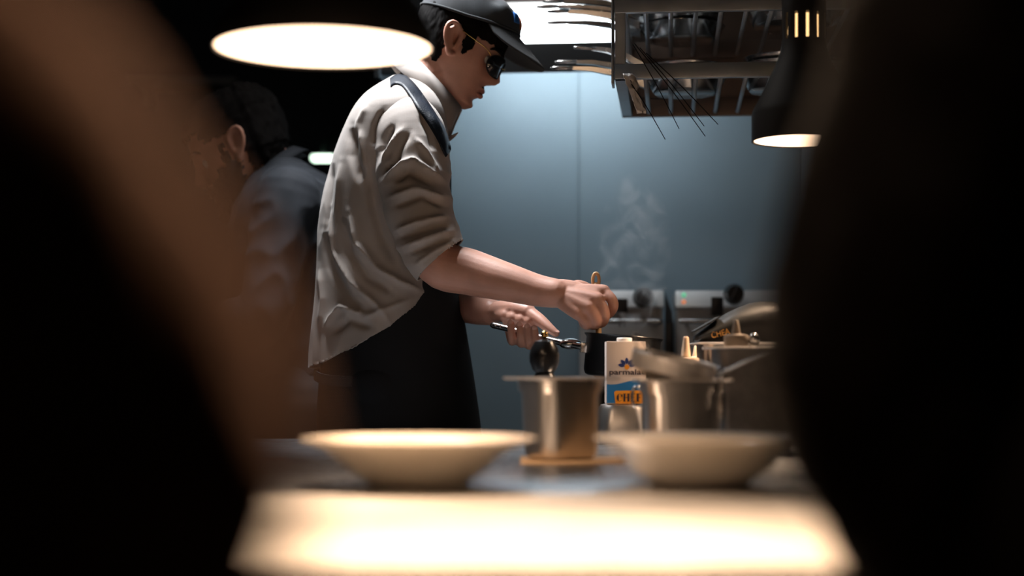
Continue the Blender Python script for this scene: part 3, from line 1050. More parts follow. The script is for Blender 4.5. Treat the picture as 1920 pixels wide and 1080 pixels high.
def appliance(px0, px1, label, knob_px, leds):
    zt = P(0, 545, dA).z
    x0, x1 = P(px0, 0, dA).x, P(px1, 0, dA).x
    cx = (x0 + x1) / 2; w = x1 - x0
    t = thing('cooker', label, 'cooker', (cx, dA + 0.12, 0), YAW * 0.6)
    R = Matrix.Rotation(YAW * 0.6, 3, 'Z')
    C0 = Vector((cx, dA, 0))
    L = lambda u, v, z: C0 + R @ Vector((u, v, 0)) + Vector((0, 0, z))
    z1 = P(0, 577, dA).z; z2 = P(0, 601, dA).z
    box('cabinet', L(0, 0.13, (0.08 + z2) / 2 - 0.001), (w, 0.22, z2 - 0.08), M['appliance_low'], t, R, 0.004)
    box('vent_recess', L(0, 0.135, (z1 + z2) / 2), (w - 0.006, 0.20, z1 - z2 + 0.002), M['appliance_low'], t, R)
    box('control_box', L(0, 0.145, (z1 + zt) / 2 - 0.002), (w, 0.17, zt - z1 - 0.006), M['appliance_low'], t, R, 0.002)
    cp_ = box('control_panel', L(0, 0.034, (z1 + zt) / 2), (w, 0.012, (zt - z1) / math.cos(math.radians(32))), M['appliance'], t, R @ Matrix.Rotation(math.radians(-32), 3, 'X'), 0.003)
    hb = P(0, 603, dA).z
    hd_ = tube('handle_bar', [L(-w / 2 + 0.012, -0.018, hb), L(0, -0.018, hb), L(w / 2 - 0.012, -0.018, hb)], 0.0065, M['steel_pol'], t, 12, 2)
    for s in (-1, 1):
        tube('handle_post', [L(s * (w / 2 - 0.025), -0.018, hb), L(s * (w / 2 - 0.025), 0.022, hb)], 0.005, M['steel_pol'], hd_, 8, 1)
    for kx, ky in knob_px:
        c = P(kx, ky, dA - 0.01)
        bm = bmesh.new()
        bmesh.ops.create_cone(bm, cap_ends=True, segments=28, radius1=0.028, radius2=0.021, depth=0.030,
                              matrix=Matrix.Translation((c.x, c.y + 0.003, c.z)) @ Matrix.Rotation(math.radians(90), 4, 'X'))
        box_bm(bm, (c.x, c.y - 0.018, c.z), (0.011, 0.016, 0.040), Matrix.Rotation(math.radians(25), 3, 'Y'), 0.002)
        k_ = from_bm('knob', bm, M['plastic_black'], cp_)
        autosmooth(k_, 40)
    for (lx, ly, mm) in leds:
        V, F = ellipsoid_vf(P(lx, ly, dA), (0.0062, 0.006, 0.0062), n=14, m_=8)
        from_vf('indicator', V, F, mm, cp_)
    for sx in (-1, 1):
        for sy in (0, 1):
            lathe('foot', [(0.02, 0.0), (0.022, 0.004), (0.016, 0.02), (0.016, 0.085)], M['black_metal'], t, 16, L(sx * (w / 2 - 0.05), 0.06 + 0.14 * sy, 0))
    return t


appliance(1086, 1245, 'bright steel cooker with one black knob beside the hand, near the blue wall', [(1207, 557)], [])
appliance(1268, 1470, 'dim steel cooker with green and orange lights at the back wall', [(1378, 551)], [(1282, 553, M['green_led']), (1282, 566, M['orange_led'])])

# utensils hanging on the cooker handle bars
for (px0, px1, py0, py1, lb) in ((1156, 1177, 560, 586, 'black spatula with steel stem resting on the bright cooker, nearest the fist'),
                                 (1333, 1356, 557, 592, 'black spatula with steel stem standing before the dim cooker')):
    dU = dA - 0.035
    t = thing('spatula', lb, 'spatula', P((px0 + px1) / 2, 604, dU), 0, 'spatulas by the cookers')
    a = P(px0, py1, dU); b = P(px1, py0, dU)
    box('blade', (a + b) / 2, (b.x - a.x, 0.008, b.z - a.z), M['plastic_black'], t, None, 0.003)
    for u in (0.3, 0.7):
        p0 = P(px0 + (px1 - px0) * u, py1, dU); p1 = P(px0 + (px1 - px0) * u, 612, dU)
        tube('stem', [p0, p1], 0.0022, M['steel_pol'], t, 8, 2)
# kitchen knife, dark, standing in the gap between the cookers
dK = dA + 0.02
t = thing('kitchen_knife', 'dark knife standing upright in the gap between the two cookers', 'knife', P(1253, 606, dK))
a = P(1247, 548, dK); b = P(1247, 605, dK); c = P(1262, 605, dK); e = P(1260, 585, dK)
V = [a, b, c, e]; V2 = [v + Vector((0, 0.003, 0)) for v in V]
from_vf('blade', V + V2, [(0, 1, 2, 3), (7, 6, 5, 4), (0, 4, 5, 1), (1, 5, 6, 2), (2, 6, 7, 3), (3, 7, 4, 0)], M['hood_dark'], t, False)
box('grip', P(1255, 640, dK), (0.022, 0.014, 0.10), M['plastic_black'], t, None, 0.004)

# ================================================================== HOOD
hd0 = Vector((0, 0, 0)) + WC
hood = thing('extractor_hood', 'dark steel extractor hood over the blue wall', 'hood', P(1060, 105, 4.5))
zl0, zl1 = P(0, 133, 4.20).z, P(0, 78, 4.20).z
cx = P(1090, 0, 4.3).x
ztop = P(0, -60, 4.3).z
box('lip', (cx, 4.21, (zl0 + zl1) / 2), (1.05, 0.018, zl1 - zl0), M['hood_dark'], hood, ROT, 0.003)
box('canopy', (cx, 4.39, ztop + 0.12), (1.05, 0.40, 0.20), M['hood_dark'], hood, ROT, 0.006)
for sx in (-1, 1):
    box('side_plate', Vector((cx, 4.40, (zl0 + ztop) / 2 + 0.02)) + ax_r * (sx * 0.52), (0.012, 0.37, ztop - zl0 + 0.05), M['hood_dark'], hood, ROT)
lt = thing('hood_light', 'glowing white light panel in the extractor hood behind the cap', 'light', P(1000, 40, 4.34))
za, zb = P(0, 77, 4.34).z, P(0, 6, 4.34).z
lx0, lx1 = P(838, 0, 4.34).x, P(1185, 0, 4.34).x
box('light_panel', ((lx0 + lx1) / 2, 4.36, (za + zb) / 2), (lx1 - lx0, 0.03, zb - za), M['hood_light'], lt, ROT, 0.008)
box('light_mount', ((lx0 + lx1) / 2, 4.36, zb + 0.05), (lx1 - lx0 - 0.02, 0.06, 0.10), M['shelf_grey'], lt, ROT, 0.003)
ut = lt
uc = P(1090, 106, 4.29)
tube('tube', [uc - ax_r * 0.30, uc, uc + ax_r * 0.30], 0.013, M['hood_tube'], ut, 14, 2)
for sx in (-1, 1):
    box('socket', uc + ax_r * (sx * 0.315), (0.03, 0.034, 0.034), M['shelf_grey'], ut, ROT, 0.003)
    box('hanger', uc + ax_r * (sx * 0.315) + Vector((0, 0, (ztop + 0.03 - uc.z) / 2)), (0.012, 0.012, ztop + 0.03 - uc.z), M['shelf_grey'], ut, ROT)

# ================================================================== OVERHEAD RACK
dF, DEP = 3.40, 0.53
fl0 = P(1152, 24, dF)
ZU = fl0.z
ZL = P(0, 148, dF).z
RL = 0.74
rk = thing('pan_rack', 'hanging steel slatted pan rack with two shelves', 'rack', (fl0.x, fl0.y, ZL))


def K(u, v, z):
    p = Vector((fl0.x, fl0.y, 0)) + ax_r * u + ax_d * v
    return Vector((p.x, p.y, z))


for (z, nm, hb) in ((ZU, 'upper_shelf', 0.05), (ZL, 'lower_shelf', 0.031)):
    sh = box(nm, K(RL / 2, 0.008, z + hb / 2), (RL, 0.016, hb), M['rack_steel'], rk, ROT, 0.002)
    box('rear_rail', K(RL / 2, DEP, z + 0.02), (RL, 0.016, 0.04), M['rack_back'], sh, ROT, 0.002)
    for u in (0.012, RL - 0.012):
        box('side_rail', K(u, DEP / 2, z + 0.016), (0.024, DEP - 0.016, 0.032), M['rack_steel'], sh, ROT, 0.002)
    ns = 13
    for k in range(ns):
        u = 0.064 + k * 0.0525
        tube('slat', [K(u, 0.012, z + 0.008), K(u, DEP - 0.004, z + 0.008)], 0.0052, M['rack_steel'], sh, 8, 1, False)
for (u, v) in ((0.012, 0.014), (RL - 0.012, 0.014), (0.012, DEP - 0.012), (RL - 0.012, DEP - 0.012)):
    box('post', K(u, v, (ZL + 2.70) / 2), (0.022, 0.022, 2.70 - ZL), M['rack_steel'], rk, ROT, 0.002)
box('back_plate', K(RL / 2, DEP + 0.012, (ZL + ZU) / 2 + 0.14), (RL, 0.006, ZU - ZL + 0.28), M['rack_back'], rk, ROT, 0.001)
# flat end plate tying the shelves at the left
box('end_plate', K(-0.004, 0.030, (ZL + ZU) / 2 + 0.02), (0.005, 0.058, ZU - ZL + 0.06), M['rack_steel'], rk, ROT, 0.001)


def fry_pan(center, r, hl, ang, rise, label, m='pan_steel', eye=True):
    t = thing('frying_pan', label, 'pan', center, 0, 'steel frying pans on the rack')
    c = Vector(center)
    prof = [(0.0005, 0.0), (r * 0.74, 0.0), (r * 0.80, 0.004), (r * 0.97, 0.030), (r, 0.033), (r * 0.985, 0.034), (r * 0.955, 0.031), (r * 0.78, 0.006), (r * 0.72, 0.003), (0.0005, 0.003)]
    V, F = lathe_vf(prof, 48, c)
    autosmooth(from_vf('pan_body', V, F[:-2], M[m], t), 45)
    d = Vector((math.cos(ang), math.sin(ang), 0)); s = Vector((-d.y, d.x, 0))
    V, F = [], []
    prof2 = [(0.0, 0.0, 0.016), (0.10, 0.25, 0.015), (0.35, 0.75, 0.012), (0.60, 0.97, 0.0095), (0.80, 1.0, 0.0075)]
    st = c + d * (r * 0.950) + Vector((0, 0, 0.024))
    for (a, b, w) in prof2:
        p = st + d * (hl * a) + Vector((0, 0, rise * b))
        tz = 0.0170 - 0.0125 * a
        V += [p - s * w + Vector((0, 0, 0.004)), p + s * w + Vector((0, 0, 0.004)), p + s * w * 0.7 + Vector((0, 0, 0.004 - tz)), p - s * w * 0.7 + Vector((0, 0, 0.004 - tz))]
    for i in range(len(prof2) - 1):
        for k in range(4):
            F.append((i * 4 + k, i * 4 + (k + 1) % 4, (i + 1) * 4 + (k + 1) % 4, (i + 1) * 4 + k))
    F += [(0, 1, 2, 3), tuple(len(V) - 4 + k for k in (3, 2, 1, 0))]
    h = from_vf('handle', V, F, M[m], t, True)
    autosmooth(h, 40)
    e = st + d * (hl * 0.9) + Vector((0, 0, rise + 0.002))
    tube('hanging_eye', [e + d * (0.026 * math.cos(q)) + s * (0.0095 * math.sin(q)) + Vector((0, 0, 0.0)) for q in [2 * math.pi * k / 14 for k in range(15)]], 0.0028, M[m], h, 8, 2, False)
    return t


LEFT = math.pi + YAW
cu_ = [(0.142, 0.395, 0), (0.138, 0.391, 1), (0.143, 0.393, 2), (0.139, 0.396, 3), (0.142, 0.392, 4)]
descs = ['lowest frying pan of the upper rack stack, handle out at the left', 'second frying pan up in the upper rack stack, handle out at the left',
         'middle frying pan of the upper rack stack, handle out at the left', 'fourth frying pan up in the upper rack stack, longest reaching handle',
         'topmost frying pan of the upper rack stack, handle at the picture\'s top edge']
hls = (0.215, 0.205, 0.240, 0.220, 0.170)
for (u, v, k), dsc, hl in zip(cu_, descs, hls):
    fry_pan(K(u, v, ZU + 0.0145 + 0.0165 * k), 0.100, hl, LEFT + (-0.10, 0.06, 0.0, -0.05, 0.10)[k], 0.030 - 0.001 * k, dsc)
fry_pan(K(0.385, 0.26, ZU + 0.0145), 0.108, 0.15, 0.5, 0.02, 'frying pan lying alone on the upper rack right of the stack')
fry_pan(K(0.388, 0.262, ZU + 0.0290), 0.106, 0.15, 0.9, 0.02, 'frying pan nested in the upper rack\'s right hand pan')
for k, (u, v, hl, ds) in enumerate(((0.150, 0.300, 0.210, 'lowest frying pan on the lower rack shelf, handle out at the left'),
                                    (0.153, 0.298, 0.205, 'frying pan nested second on the lower rack shelf at the left'),
                                    (0.151, 0.301, 0.16, 'top frying pan of three on the lower rack shelf at the left'))):
    fry_pan(K(u, v, ZL + 0.0145 + 0.014 * k), 0.092, hl, LEFT + (0.05, -0.05, 0.25)[k], 0.036 + 0.004 * k, ds)
for k, ds in enumerate(('lowest frying pan in the lower rack stack behind the bell lamp', 'second frying pan in the lower rack stack behind the bell lamp', 'third frying pan in the lower rack stack behind the bell lamp',
                        'top frying pan in the lower rack stack behind the bell lamp')):
    fry_pan(K(0.36 + 0.002 * k, 0.29, ZL + 0.0145 + 0.014 * k), 0.088, 0.12, 0.2 + 0.1 * k, 0.03, ds)

# thin skewers stuck down through the lower shelf
sk_tops = [(1172, 140), (1187, 84), (1190, 82), (1200, 90), (1212, 100)]
sk_ends = [(1247, 261), (1273, 241), (1322, 255), (1320, 236), (1346, 233)]
sk_lab = ['steepest thin black skewer hanging nearest the rack\'s left end', 'second thin skewer from the rack\'s left end, shorter than the first', 'long thin skewer in the middle hanging lowest of its pair',
          'thin skewer in the middle ending just above the longer one', 'rightmost thin black skewer hanging under the rack']
for (a, b, lb) in zip(sk_tops, sk_ends, sk_lab):
    p0 = P(*a, 3.385); p1 = P(*b, 3.365)
    s_ = tube('skewer', [p0, p0.lerp(p1, 0.5) + Vector((0.002, 0, 0.002)), p1], [0.0012, 0.0012, 0.0009], M['black_metal'], None, 6, 3)
    tag(s_, lb, 'skewer', 'skewers hanging on the rack')
# crumpled clear film caught on the left end of the lower shelf
V, F = [], []
for i in range(13):
    for k in range(7):
        q0 = P(1168 + i * 2.2 + k * 3.0, 138 + i * 6.2, 3.383)
        q0.y += 0.006 * noise.noise(Vector((i * 0.7, k * 0.9, 2.0)))
        q0.x += 0.008 * noise.noise(Vector((i * 0.5, k * 0.6, 8.0)))
        V.append(q0)
for i in range(12):
    for k in range(6):
        F.append((i * 7 + k, i * 7 + k + 1, (i + 1) * 7 + k + 1, (i + 1) * 7 + k))
fm = from_vf('plastic_film', V, F, M['film'], None)
solidify(fm, 0.0012)
tag(fm, 'crumpled pale plastic film caught on the rack\'s lower left corner', 'film')

# ================================================================== HEAT LAMPS
def disc_lamp(c, r, label, rod=None, watts=SPOT_SIDE, ang=104):
    t = thing('heat_lamp', label, 'lamp', c, 0, 'heat lamps over the pass')
    V, F = lathe_vf([(r * 0.20, 0.14), (r * 0.42, 0.125), (r * 0.80, 0.075), (r, 0.020), (r, 0.0), (r - 0.003, 0.0), (r - 0.004, 0.018), (r * 0.78, 0.070), (r * 0.40, 0.118), (0.001, 0.122)], 64, c)
    autosmooth(from_vf('shade', V, F, M['black_metal'], t), 45)
    lathe('diffuser', [(0.001, 0.003), (r - 0.004, 0.003), (r - 0.004, 0.006), (0.001, 0.006)], M['lamp_light'], t, 64, c)
    lathe('neck', [(0.03, 0.13), (0.032, 0.14), (0.030, 0.20), (0.012, 0.22)], M['black_metal'], t, 32, c)
    tube('cord', [Vector(c) + Vector((0, 0, 0.21)), Vector((c[0], c[1], 2.705))], 0.006, M['black_metal'], t, 8, 2)
    spot('bulb_light', Vector(c) + Vector((0, 0, -0.004)), Vector(c) + Vector((0, 0, -1)), watts, WARM, ang, 0.6, 0.09, t)
    if rod:
        tube('support_rod', [rod, Vector((rod.x, rod.y, 2.70))], 0.021, M['shelf_grey'], t, 20, 2)
    return t


lc = P(606, 93, 2.20)
disc_lamp(lc, 0.1475, 'wide glowing heat lamp hanging before the chef\'s neck', rod=P(741, 40, 2.26))
LZ = lc.z
disc_lamp(Vector((-0.13, 1.44, LZ + 0.06)), 0.1475, 'heat lamp above the picture over the pass, left one of two', watts=SPOT_PASS, ang=80)
disc_lamp(Vector((0.20, 1.44, LZ + 0.06)), 0.1475, 'heat lamp above the picture over the pass, right one of two', watts=SPOT_PASS, ang=80)

# bell lamp with a slotted neck
c = P(1507, 265, 3.10)
sB_ = FPX / 3.10
bl = thing('bell_lamp', 'black bell-shaped heat lamp with glowing slots in its neck', 'lamp', c)
rr = 97 / sB_
zz = lambda py: (265 - py) / sB_
prof = [(41 / sB_, zz(76)), (42 / sB_, zz(92)), (52 / sB_, zz(120)), (78 / sB_, zz(175)), (94 / sB_, zz(205)), (rr, zz(215)), (rr, 0.0), (rr - 0.003, 0.0), (rr - 0.004, zz(214)), (75 / sB_, zz(175)), (49 / sB_, zz(120)), (38 / sB_, zz(76))]
V, F = lathe_vf(prof, 64, c)
F = F[:-2] + [(11 * 64 + k, 11 * 64 + (k + 1) % 64, (k + 1) % 64, k) for k in range(64)]
autosmooth(from_vf('shade', V, F, M['black_metal'], bl), 35)
lathe('diffuser', [(0.001, 0.002), (rr - 0.005, 0.002), (rr - 0.005, 0.005), (0.001, 0.005)], M['lamp_light'], bl, 64, c)
spot('bulb_light', c + Vector((0, 0, -0.004)), c + Vector((0, 0, -1)), SPOT_SIDE * 0.65, WARM, 118, 0.6, 0.06, bl)
rn = 41 / sB_
nk = lathe('neck', [(rn, zz(28)), (rn, zz(-60)), (rn * 0.7, zz(-75)), (0.004, zz(-80))], M['black_metal'], bl, 48, c)
for k in range(12):                                     # pillars between the slots
    a0 = 2 * math.pi * (k + 0.5) / 12
    V, F = [], []
    hw = math.radians(30 * 0.36)
    for z in (zz(78), zz(26)):
        for (r_, da) in ((rn, -hw), (rn, 0), (rn, hw), (rn - 0.003, hw), (rn - 0.003, 0), (rn - 0.003, -hw)):
            V.append(c + Vector((r_ * math.cos(a0 + da), r_ * math.sin(a0 + da), z)))
    F = [(0, 1, 2, 3, 4, 5), (11, 10, 9, 8, 7, 6)] + [(i, (i + 1) % 6, 6 + (i + 1) % 6, 6 + i) for i in range(6)]
    from_vf('neck_pillar', V, F, M['black_metal'], nk, False)
lathe('bulb', [(0.012, zz(85)), (0.029, zz(78)), (0.0305, zz(60)), (0.029, zz(30)), (0.012, zz(24))], M['lamp_light_soft'], bl, 32, c)
tube('cord', [c + Vector((0, 0, zz(-78))), Vector((c.x, c.y, 2.705))], 0.006, M['black_metal'], bl, 8, 2)

# added unseen pendant, hung above the frame to light the brown sleeve
pd = Vector((0.13, 0.86, 1.56))
pn_ = thing('sleeve_fill_lamp', 'warm shaded pendant lamp on the guests\' side, above the picture', 'lamp', pd)
V, F = lathe_vf([(0.03, 0.12), (0.07, 0.09), (0.105, 0.02), (0.108, 0.0), (0.104, 0.0), (0.100, 0.02), (0.066, 0.085), (0.001, 0.09)], 40, pd)
autosmooth(from_vf('shade', V, F, M['black_metal'], pn_), 45)
lathe('diffuser', [(0.001, 0.010), (0.099, 0.010), (0.099, 0.013), (0.001, 0.013)], M['sleeve_fill_light'], pn_, 40, pd)
tube('cord', [pd + Vector((0, 0, 0.115)), Vector((pd.x, pd.y, 2.705))], 0.004, M['black_metal'], pn_, 8, 2)
spot('bulb_light', pd + Vector((0, 0, 0.004)), (-0.12, 0.45, 1.08), 26.0, (1.0, 0.70, 0.45), 90, 0.6, 0.08, pn_)  # added fill spot aimed at the brown sleeve
# ceiling panel over the chefs
cl = thing('ceiling_light', 'flat ceiling light panel above the picture over the two chefs', 'light', (-0.42, 3.60, 2.66))
box('light_panel', (-0.42, 3.60, 2.655), (0.50, 0.50, 0.012), M['ceil_light'], cl)
box('light_frame', (-0.42, 3.60, 2.68), (0.56, 0.56, 0.036), M['shelf_grey'], cl, bevel=0.004)
spot('panel_light', (-0.42, 3.60, 2.60), (-0.21, 3.56, 1.50), 235.0, (0.95, 0.97, 1.0), 58, 0.7, 0.16, cl)

# ================================================================== FAR BACKGROUND
c = P(612, 292, 6.2)
ml = thing('far_lamp', 'small greenish lamp glowing in the dark behind the chef\'s back', 'lamp', c)
box('light_strip', P(606, 297, 6.2), (40 / FPX * 6.2, 0.06, 8 / FPX * 6.2), M['far_light'], ml, None, 0.004)
V, F = loft_vf([(c.x + 0.03, 6.22, P(0, 292, 6.2).z, 0.055, 0.06), (c.x + 0.03, 6.22, P(0, 270, 6.2).z, 0.045, 0.05), (c.x + 0.03, 6.22, P(0, 254, 6.2).z, 0.028, 0.03)], 24)
from_vf('shade', V, F, M['green_glass'], ml)
tube('stem', [Vector((c.x + 0.03, 6.22, P(0, 256, 6.2).z)), Vector((c.x + 0.03, 6.22, 2.70))], 0.006, M['black_metal'], ml, 8, 2)
sh = thing('wall_shelf', 'dim grey steel shelf in the dark behind the bearded man\'s head', 'shelf', P(390, 165, 6.9))
a = P(240, 178, 6.9); b = P(445, 148, 6.9)
box('board', ((a.x + b.x) / 2, 6.98, b.z - 0.012), (b.x - a.x, 0.24, 0.022), M['shelf_grey'], sh, None, 0.002)
for u in (0.12, 0.88):
    box('bracket', (a.x + (b.x - a.x) * u, 7.03, b.z - 0.06), (0.025, 0.14, 0.08), M['shelf_grey'], sh, None, 0.002)

# ================================================================== THE CHEF
DC = 3.64
chef = thing('person', 'chef in a light grey shirt, black apron, cap and glasses stirring the saucepan', 'person', (P(740, 0, DC).x, DC, 0))
HM = head_matrix(P(855, 90, DC), 0.0, math.radians(25), 1.0)

# --- body: head, neck, trunk, arms, hands and legs as one surface
parts = tf([head_vf()] + ear_parts(-1) + ear_parts(1), HM)
# neck
parts.append(tube_vf([P(770, 205, DC), P(793, 165, DC), P(822, 132, DC), P(838, 95, DC)], [0.070, 0.060, 0.060, 0.062], 24, 5))
parts.append(tube_vf([P(820, 195, DC), P(838, 178, DC), P(853, 165, DC)], [0.05, 0.042, 0.035], 20, 4))
trunk = []
for (py, b_, f_, w) in ((170, 725, 790, 0.09), (210, 690, 815, 0.16), (260, 665, 820, 0.185), (350, 640, 815, 0.175), (450, 628, 810, 0.16), (560, 620, 815, 0.155), (680, 622, 825, 0.14), (760, 630, 828, 0.145)):
    p0, p1 = P(b_, py, DC), P(f_, py, DC)
    trunk.append(((p0.x + p1.x) / 2, DC, p0.z, (p1.x - p0.x) / 2, w))
parts.append(loft_vf(trunk, 32))
# legs and feet
hipx = P(725, 0, DC).x
for s in (-1, 1):
    y = DC + 0.095 * s
    parts.append(tube_vf([(hipx, y, 0.98), (hipx + 0.015, y, 0.75), (hipx + 0.02, y, 0.50), (hipx - 0.01, y, 0.30), (hipx - 0.02, y, 0.09)], [0.072, 0.074, 0.060, 0.055, 0.042], 18, 4))
    parts.append(tube_vf([(hipx - 0.05, y, 0.045), (hipx + 0.05, y, 0.045), (hipx + 0.17, y, 0.035)], [0.036, 0.038, 0.028], 14, 4))
# right arm (nearest the lens)
armR = [(P(768, 248, 3.47), 0.062), (P(775, 330, 3.44), 0.056), (P(795, 420, 3.42), 0.050), (P(822, 492, 3.41), 0.0505), (P(880, 510, 3.40), 0.0485), (P(950, 529, 3.37), 0.0400),
        (P(1005, 544, 3.35), 0.0335), (P(1042, 550, 3.335), 0.0300)]
parts.append(tube_vf([a for a, r in armR], [r for a, r in armR], 24, 5))
wr_ = P(1040, 550, 3.337)
fR = [[P(1131, 547, 3.330), P(1146, 560, 3.318), P(1150, 574, 3.318), P(1143, 588, 3.335), P(1133, 592, 3.352), P(1126, 586, 3.362)],
      [P(1120, 562, 3.308), P(1131, 578, 3.302), P(1134, 595, 3.306), P(1128, 606, 3.325), P(1119, 605, 3.345), P(1113, 597, 3.355)],
      [P(1103, 577, 3.302), P(1113, 590, 3.298), P(1118, 603, 3.302), P(1115, 610, 3.320), P(1108, 608, 3.342), P(1103, 599, 3.352)],
      [P(1084, 587, 3.306), P(1093, 597, 3.304), P(1101, 606, 3.308), P(1100, 610, 3.325), P(1094, 607, 3.342), P(1090, 600, 3.350)]]
thR = [P(1062, 546, 3.362), P(1085, 539, 3.378), P(1104, 545, 3.388), P(1116, 556, 3.388), P(1122, 568, 3.382)]
parts += hand_parts(fR, thR, wr_, 0.0165)
parts.append(tube_vf([P(1050, 550, 3.345), P(1080, 556, 3.345), P(1100, 562, 3.345)], [0.030, 0.031, 0.024], 16, 4))
# left arm (far side)
armL = [(P(765, 255, 3.82), 0.062), (P(775, 350, 3.86), 0.055), (P(795, 440, 3.88), 0.049), (P(822, 525, 3.86), 0.049), (P(860, 562, 3.73), 0.045), (P(893, 578, 3.60), 0.036), (P(921, 585, 3.53), 0.029)]
parts.append(tube_vf([a for a, r in armL], [r for a, r in armL], 24, 5))
wl = P(924, 585, 3.525)
fL = []
for (x_, mx, ty) in ((958, 948, 601), (975, 962, 605), (990, 978, 609), (1003, 994, 612)):
    dh = 3.455 - (x_ - 927) / 164 * 0.115
    hy = 610 + (x_ - 927) / 164 * 40
    fL.append([P(mx, hy - 26, dh + 0.028), P(x_ - 3, hy - 4, dh + 0.034), P(x_ + 1, hy + 17, dh + 0.022), P(x_ + 3, hy + 22, dh - 0.004), P(x_ + 2, hy + 12, dh - 0.021), P(x_ - 1, ty + 4, dh - 0.021)])
thL = [P(948, 584, 3.485), P(985, 585, 3.445), P(1010, 599, 3.420), P(1028, 614, 3.402), P(1042, 625, 3.392)]
parts += hand_parts(fL, thL, wl, 0.0145)
parts.append(tube_vf([P(935, 583, 3.50), P(965, 580, 3.465), P(990, 584, 3.44)], [0.022, 0.021, 0.017], 14, 4))
body_me = union_mesh('body', parts, 0.0027, 3, 0.5)
body_o = mesh_obj('body', body_me, M['skin'], chef)


def nail(tip, before, out, m, parent):
    d = (tip - before).normalized()
    n = Vector(out); n = (n - d * n.dot(d)).normalized()
    s = d.cross(n)
    R = Matrix((s, d, n)).transposed()
    V, F = ellipsoid_vf(tip + n * 0.0062 + d * 0.001, (0.0052, 0.0065, 0.0016), R, 12, 8)
    return from_vf('fingernail', V, F, m, parent)


nail(thL[-1], thL[-2], (0, -0.3, 1), M['nail'], body_o)
for f in fL:
    nail(f[-1], f[-2], (0, -1, 0.2), M['nail'], body_o)

# --- face details
eyes(HM, chef)


def chef_hair(p):
    if p.z > 0.072 + 0.1 * p.x:
        return False
    if p.z > 0.03 and p.x < 0.07:
        return True
    if p.x < -0.015:
        return p.z > -0.045 - 0.25 * (p.x + 0.06)
    if p.x < 0.040 and p.x > 0.014:
        return p.z > -0.020 + abs(p.x - 0.026) * 1.6
    if p.x <= 0.014:
        return p.z > 0.028
    return p.z > 0.030


head_shell('hair', HM, chef_hair, lambda p: 0.003 + 0.0055 * max(0, min(1, (-p.x - 0.01) / 0.03)), M['hair'], chef, 0.005, n=240, mz=170, jag=0.005, grain=0.002)
# eyebrows and moustache shadow as short hair strips
for s in (-1, 1):
    pts = [head_surface(math.atan2(s * y, 0.05), 0.0245 + dz) for y, dz in ((0.010, -0.002), (0.022, 0.002), (0.036, 0.003), (0.047, -0.003))]
    tube('eyebrow', [HM @ (p + Vector((0.004, 0, 0))) for p in pts], [0.003, 0.004, 0.0035, 0.002], M['hair'], chef, 8, 4)
tube('moustache', [HM @ Vector((0.093, y, -0.0545 - abs(y) * 0.16)) for y in (-0.022, -0.012, 0.0, 0.012, 0.022)], [0.001, 0.0022, 0.0020, 0.0022, 0.001], M['beard'], chef, 8, 4)
for (zc, rad, w) in ((-0.0635, 0.0050, 0.019), (-0.0745, 0.0054, 0.017)):
    tube('lip', [HM @ Vector((0.0950 - 28 * y * y, y, zc + (0.9 * y * y * 8 if zc > -0.07 else -0.0) * -1)) for y in (-w, -w / 2, 0, w / 2, w)], [0.002, rad, rad, rad, 0.002], M['lip'], chef, 10, 4)

# --- cap
cap = bpy.data.objects.new('cap', None)
COL.objects.link(cap); cap.parent = chef; cap.matrix_parent_inverse = chef.matrix_basis.inverted()
V, F = [], []
nn, mm = 72, 22


def cap_pt(a, t):
    """crown of the cap; t 0 = sweatband, 1 = top"""
    c_, s_ = math.cos(a), math.sin(a)
    x0 = 0.006 + (0.112 if c_ > 0 else 0.117) * c_
    y0 = 0.088 * s_
    zb_ = 0.066 + 0.146 * (x0 - 0.0) * 1.0 - 0.012 * (c_ < 0) * 0
    zb_ = 0.058 + 0.19 * max(0, x0) + 0.06 * min(0, x0)
    top = 0.141
    f = math.cos(t * math.pi / 2) ** (0.62)
    k = 0.012 * noise.noise(Vector((c_ * 2.2, s_ * 2.2, t * 2.5))) * math.sin(math.pi * t)
    return Vector((0.003 + (x0 - 0.003) * f, y0 * f, zb_ + (top - zb_) * math.sin(t * math.pi / 2) ** 1.05 + k))


for i in range(mm + 1):
    t = i / mm * 0.985
    for k in range(nn):
        a = 2 * math.pi * k / nn
        p = cap_pt(a, t)
        p = p * (1 - 0.006 * max(0, 1 - abs(math.sin(3 * a)) * 9))     # six panel seams
        V.append(HM @ p)
for i in range(mm):
    for k in range(nn):
        F.append((i * nn + k, i * nn + (k + 1) % nn, (i + 1) * nn + (k + 1) % nn, (i + 1) * nn + k))
F.append(tuple(mm * nn + k for k in range(nn)))
solidify(from_vf('crown', V, F, M['cap'], cap), 0.003, -1)
V, F = [], []
nu, nv = 28, 12
for i in range(nv + 1):
    v = i / nv
    for k in range(nu + 1):
        u = -1 + 2 * k / nu
        a = u * math.radians(66)
        b0 = cap_pt(a, 0.0)
        L_ = 0.082 * max(0.0, math.cos(a * 1.30)) ** 0.55
        out = Vector((1, 0.30 * math.sin(a), 0)).normalized()
        p = b0 + out * (L_ * v)
        p.z += -0.50 * L_ * v - 0.020 * (u * u) * v * (L_ / 0.082) - 0.002
        V.append(HM @ p)
for i in range(nv):
    for k in range(nu):
        F.append((i * (nu + 1) + k, i * (nu + 1) + k + 1, (i + 1) * (nu + 1) + k + 1, (i + 1) * (nu + 1) + k))
brim = solidify(from_vf('brim', V, F, M['cap_brim'], cap), 0.004, 0)
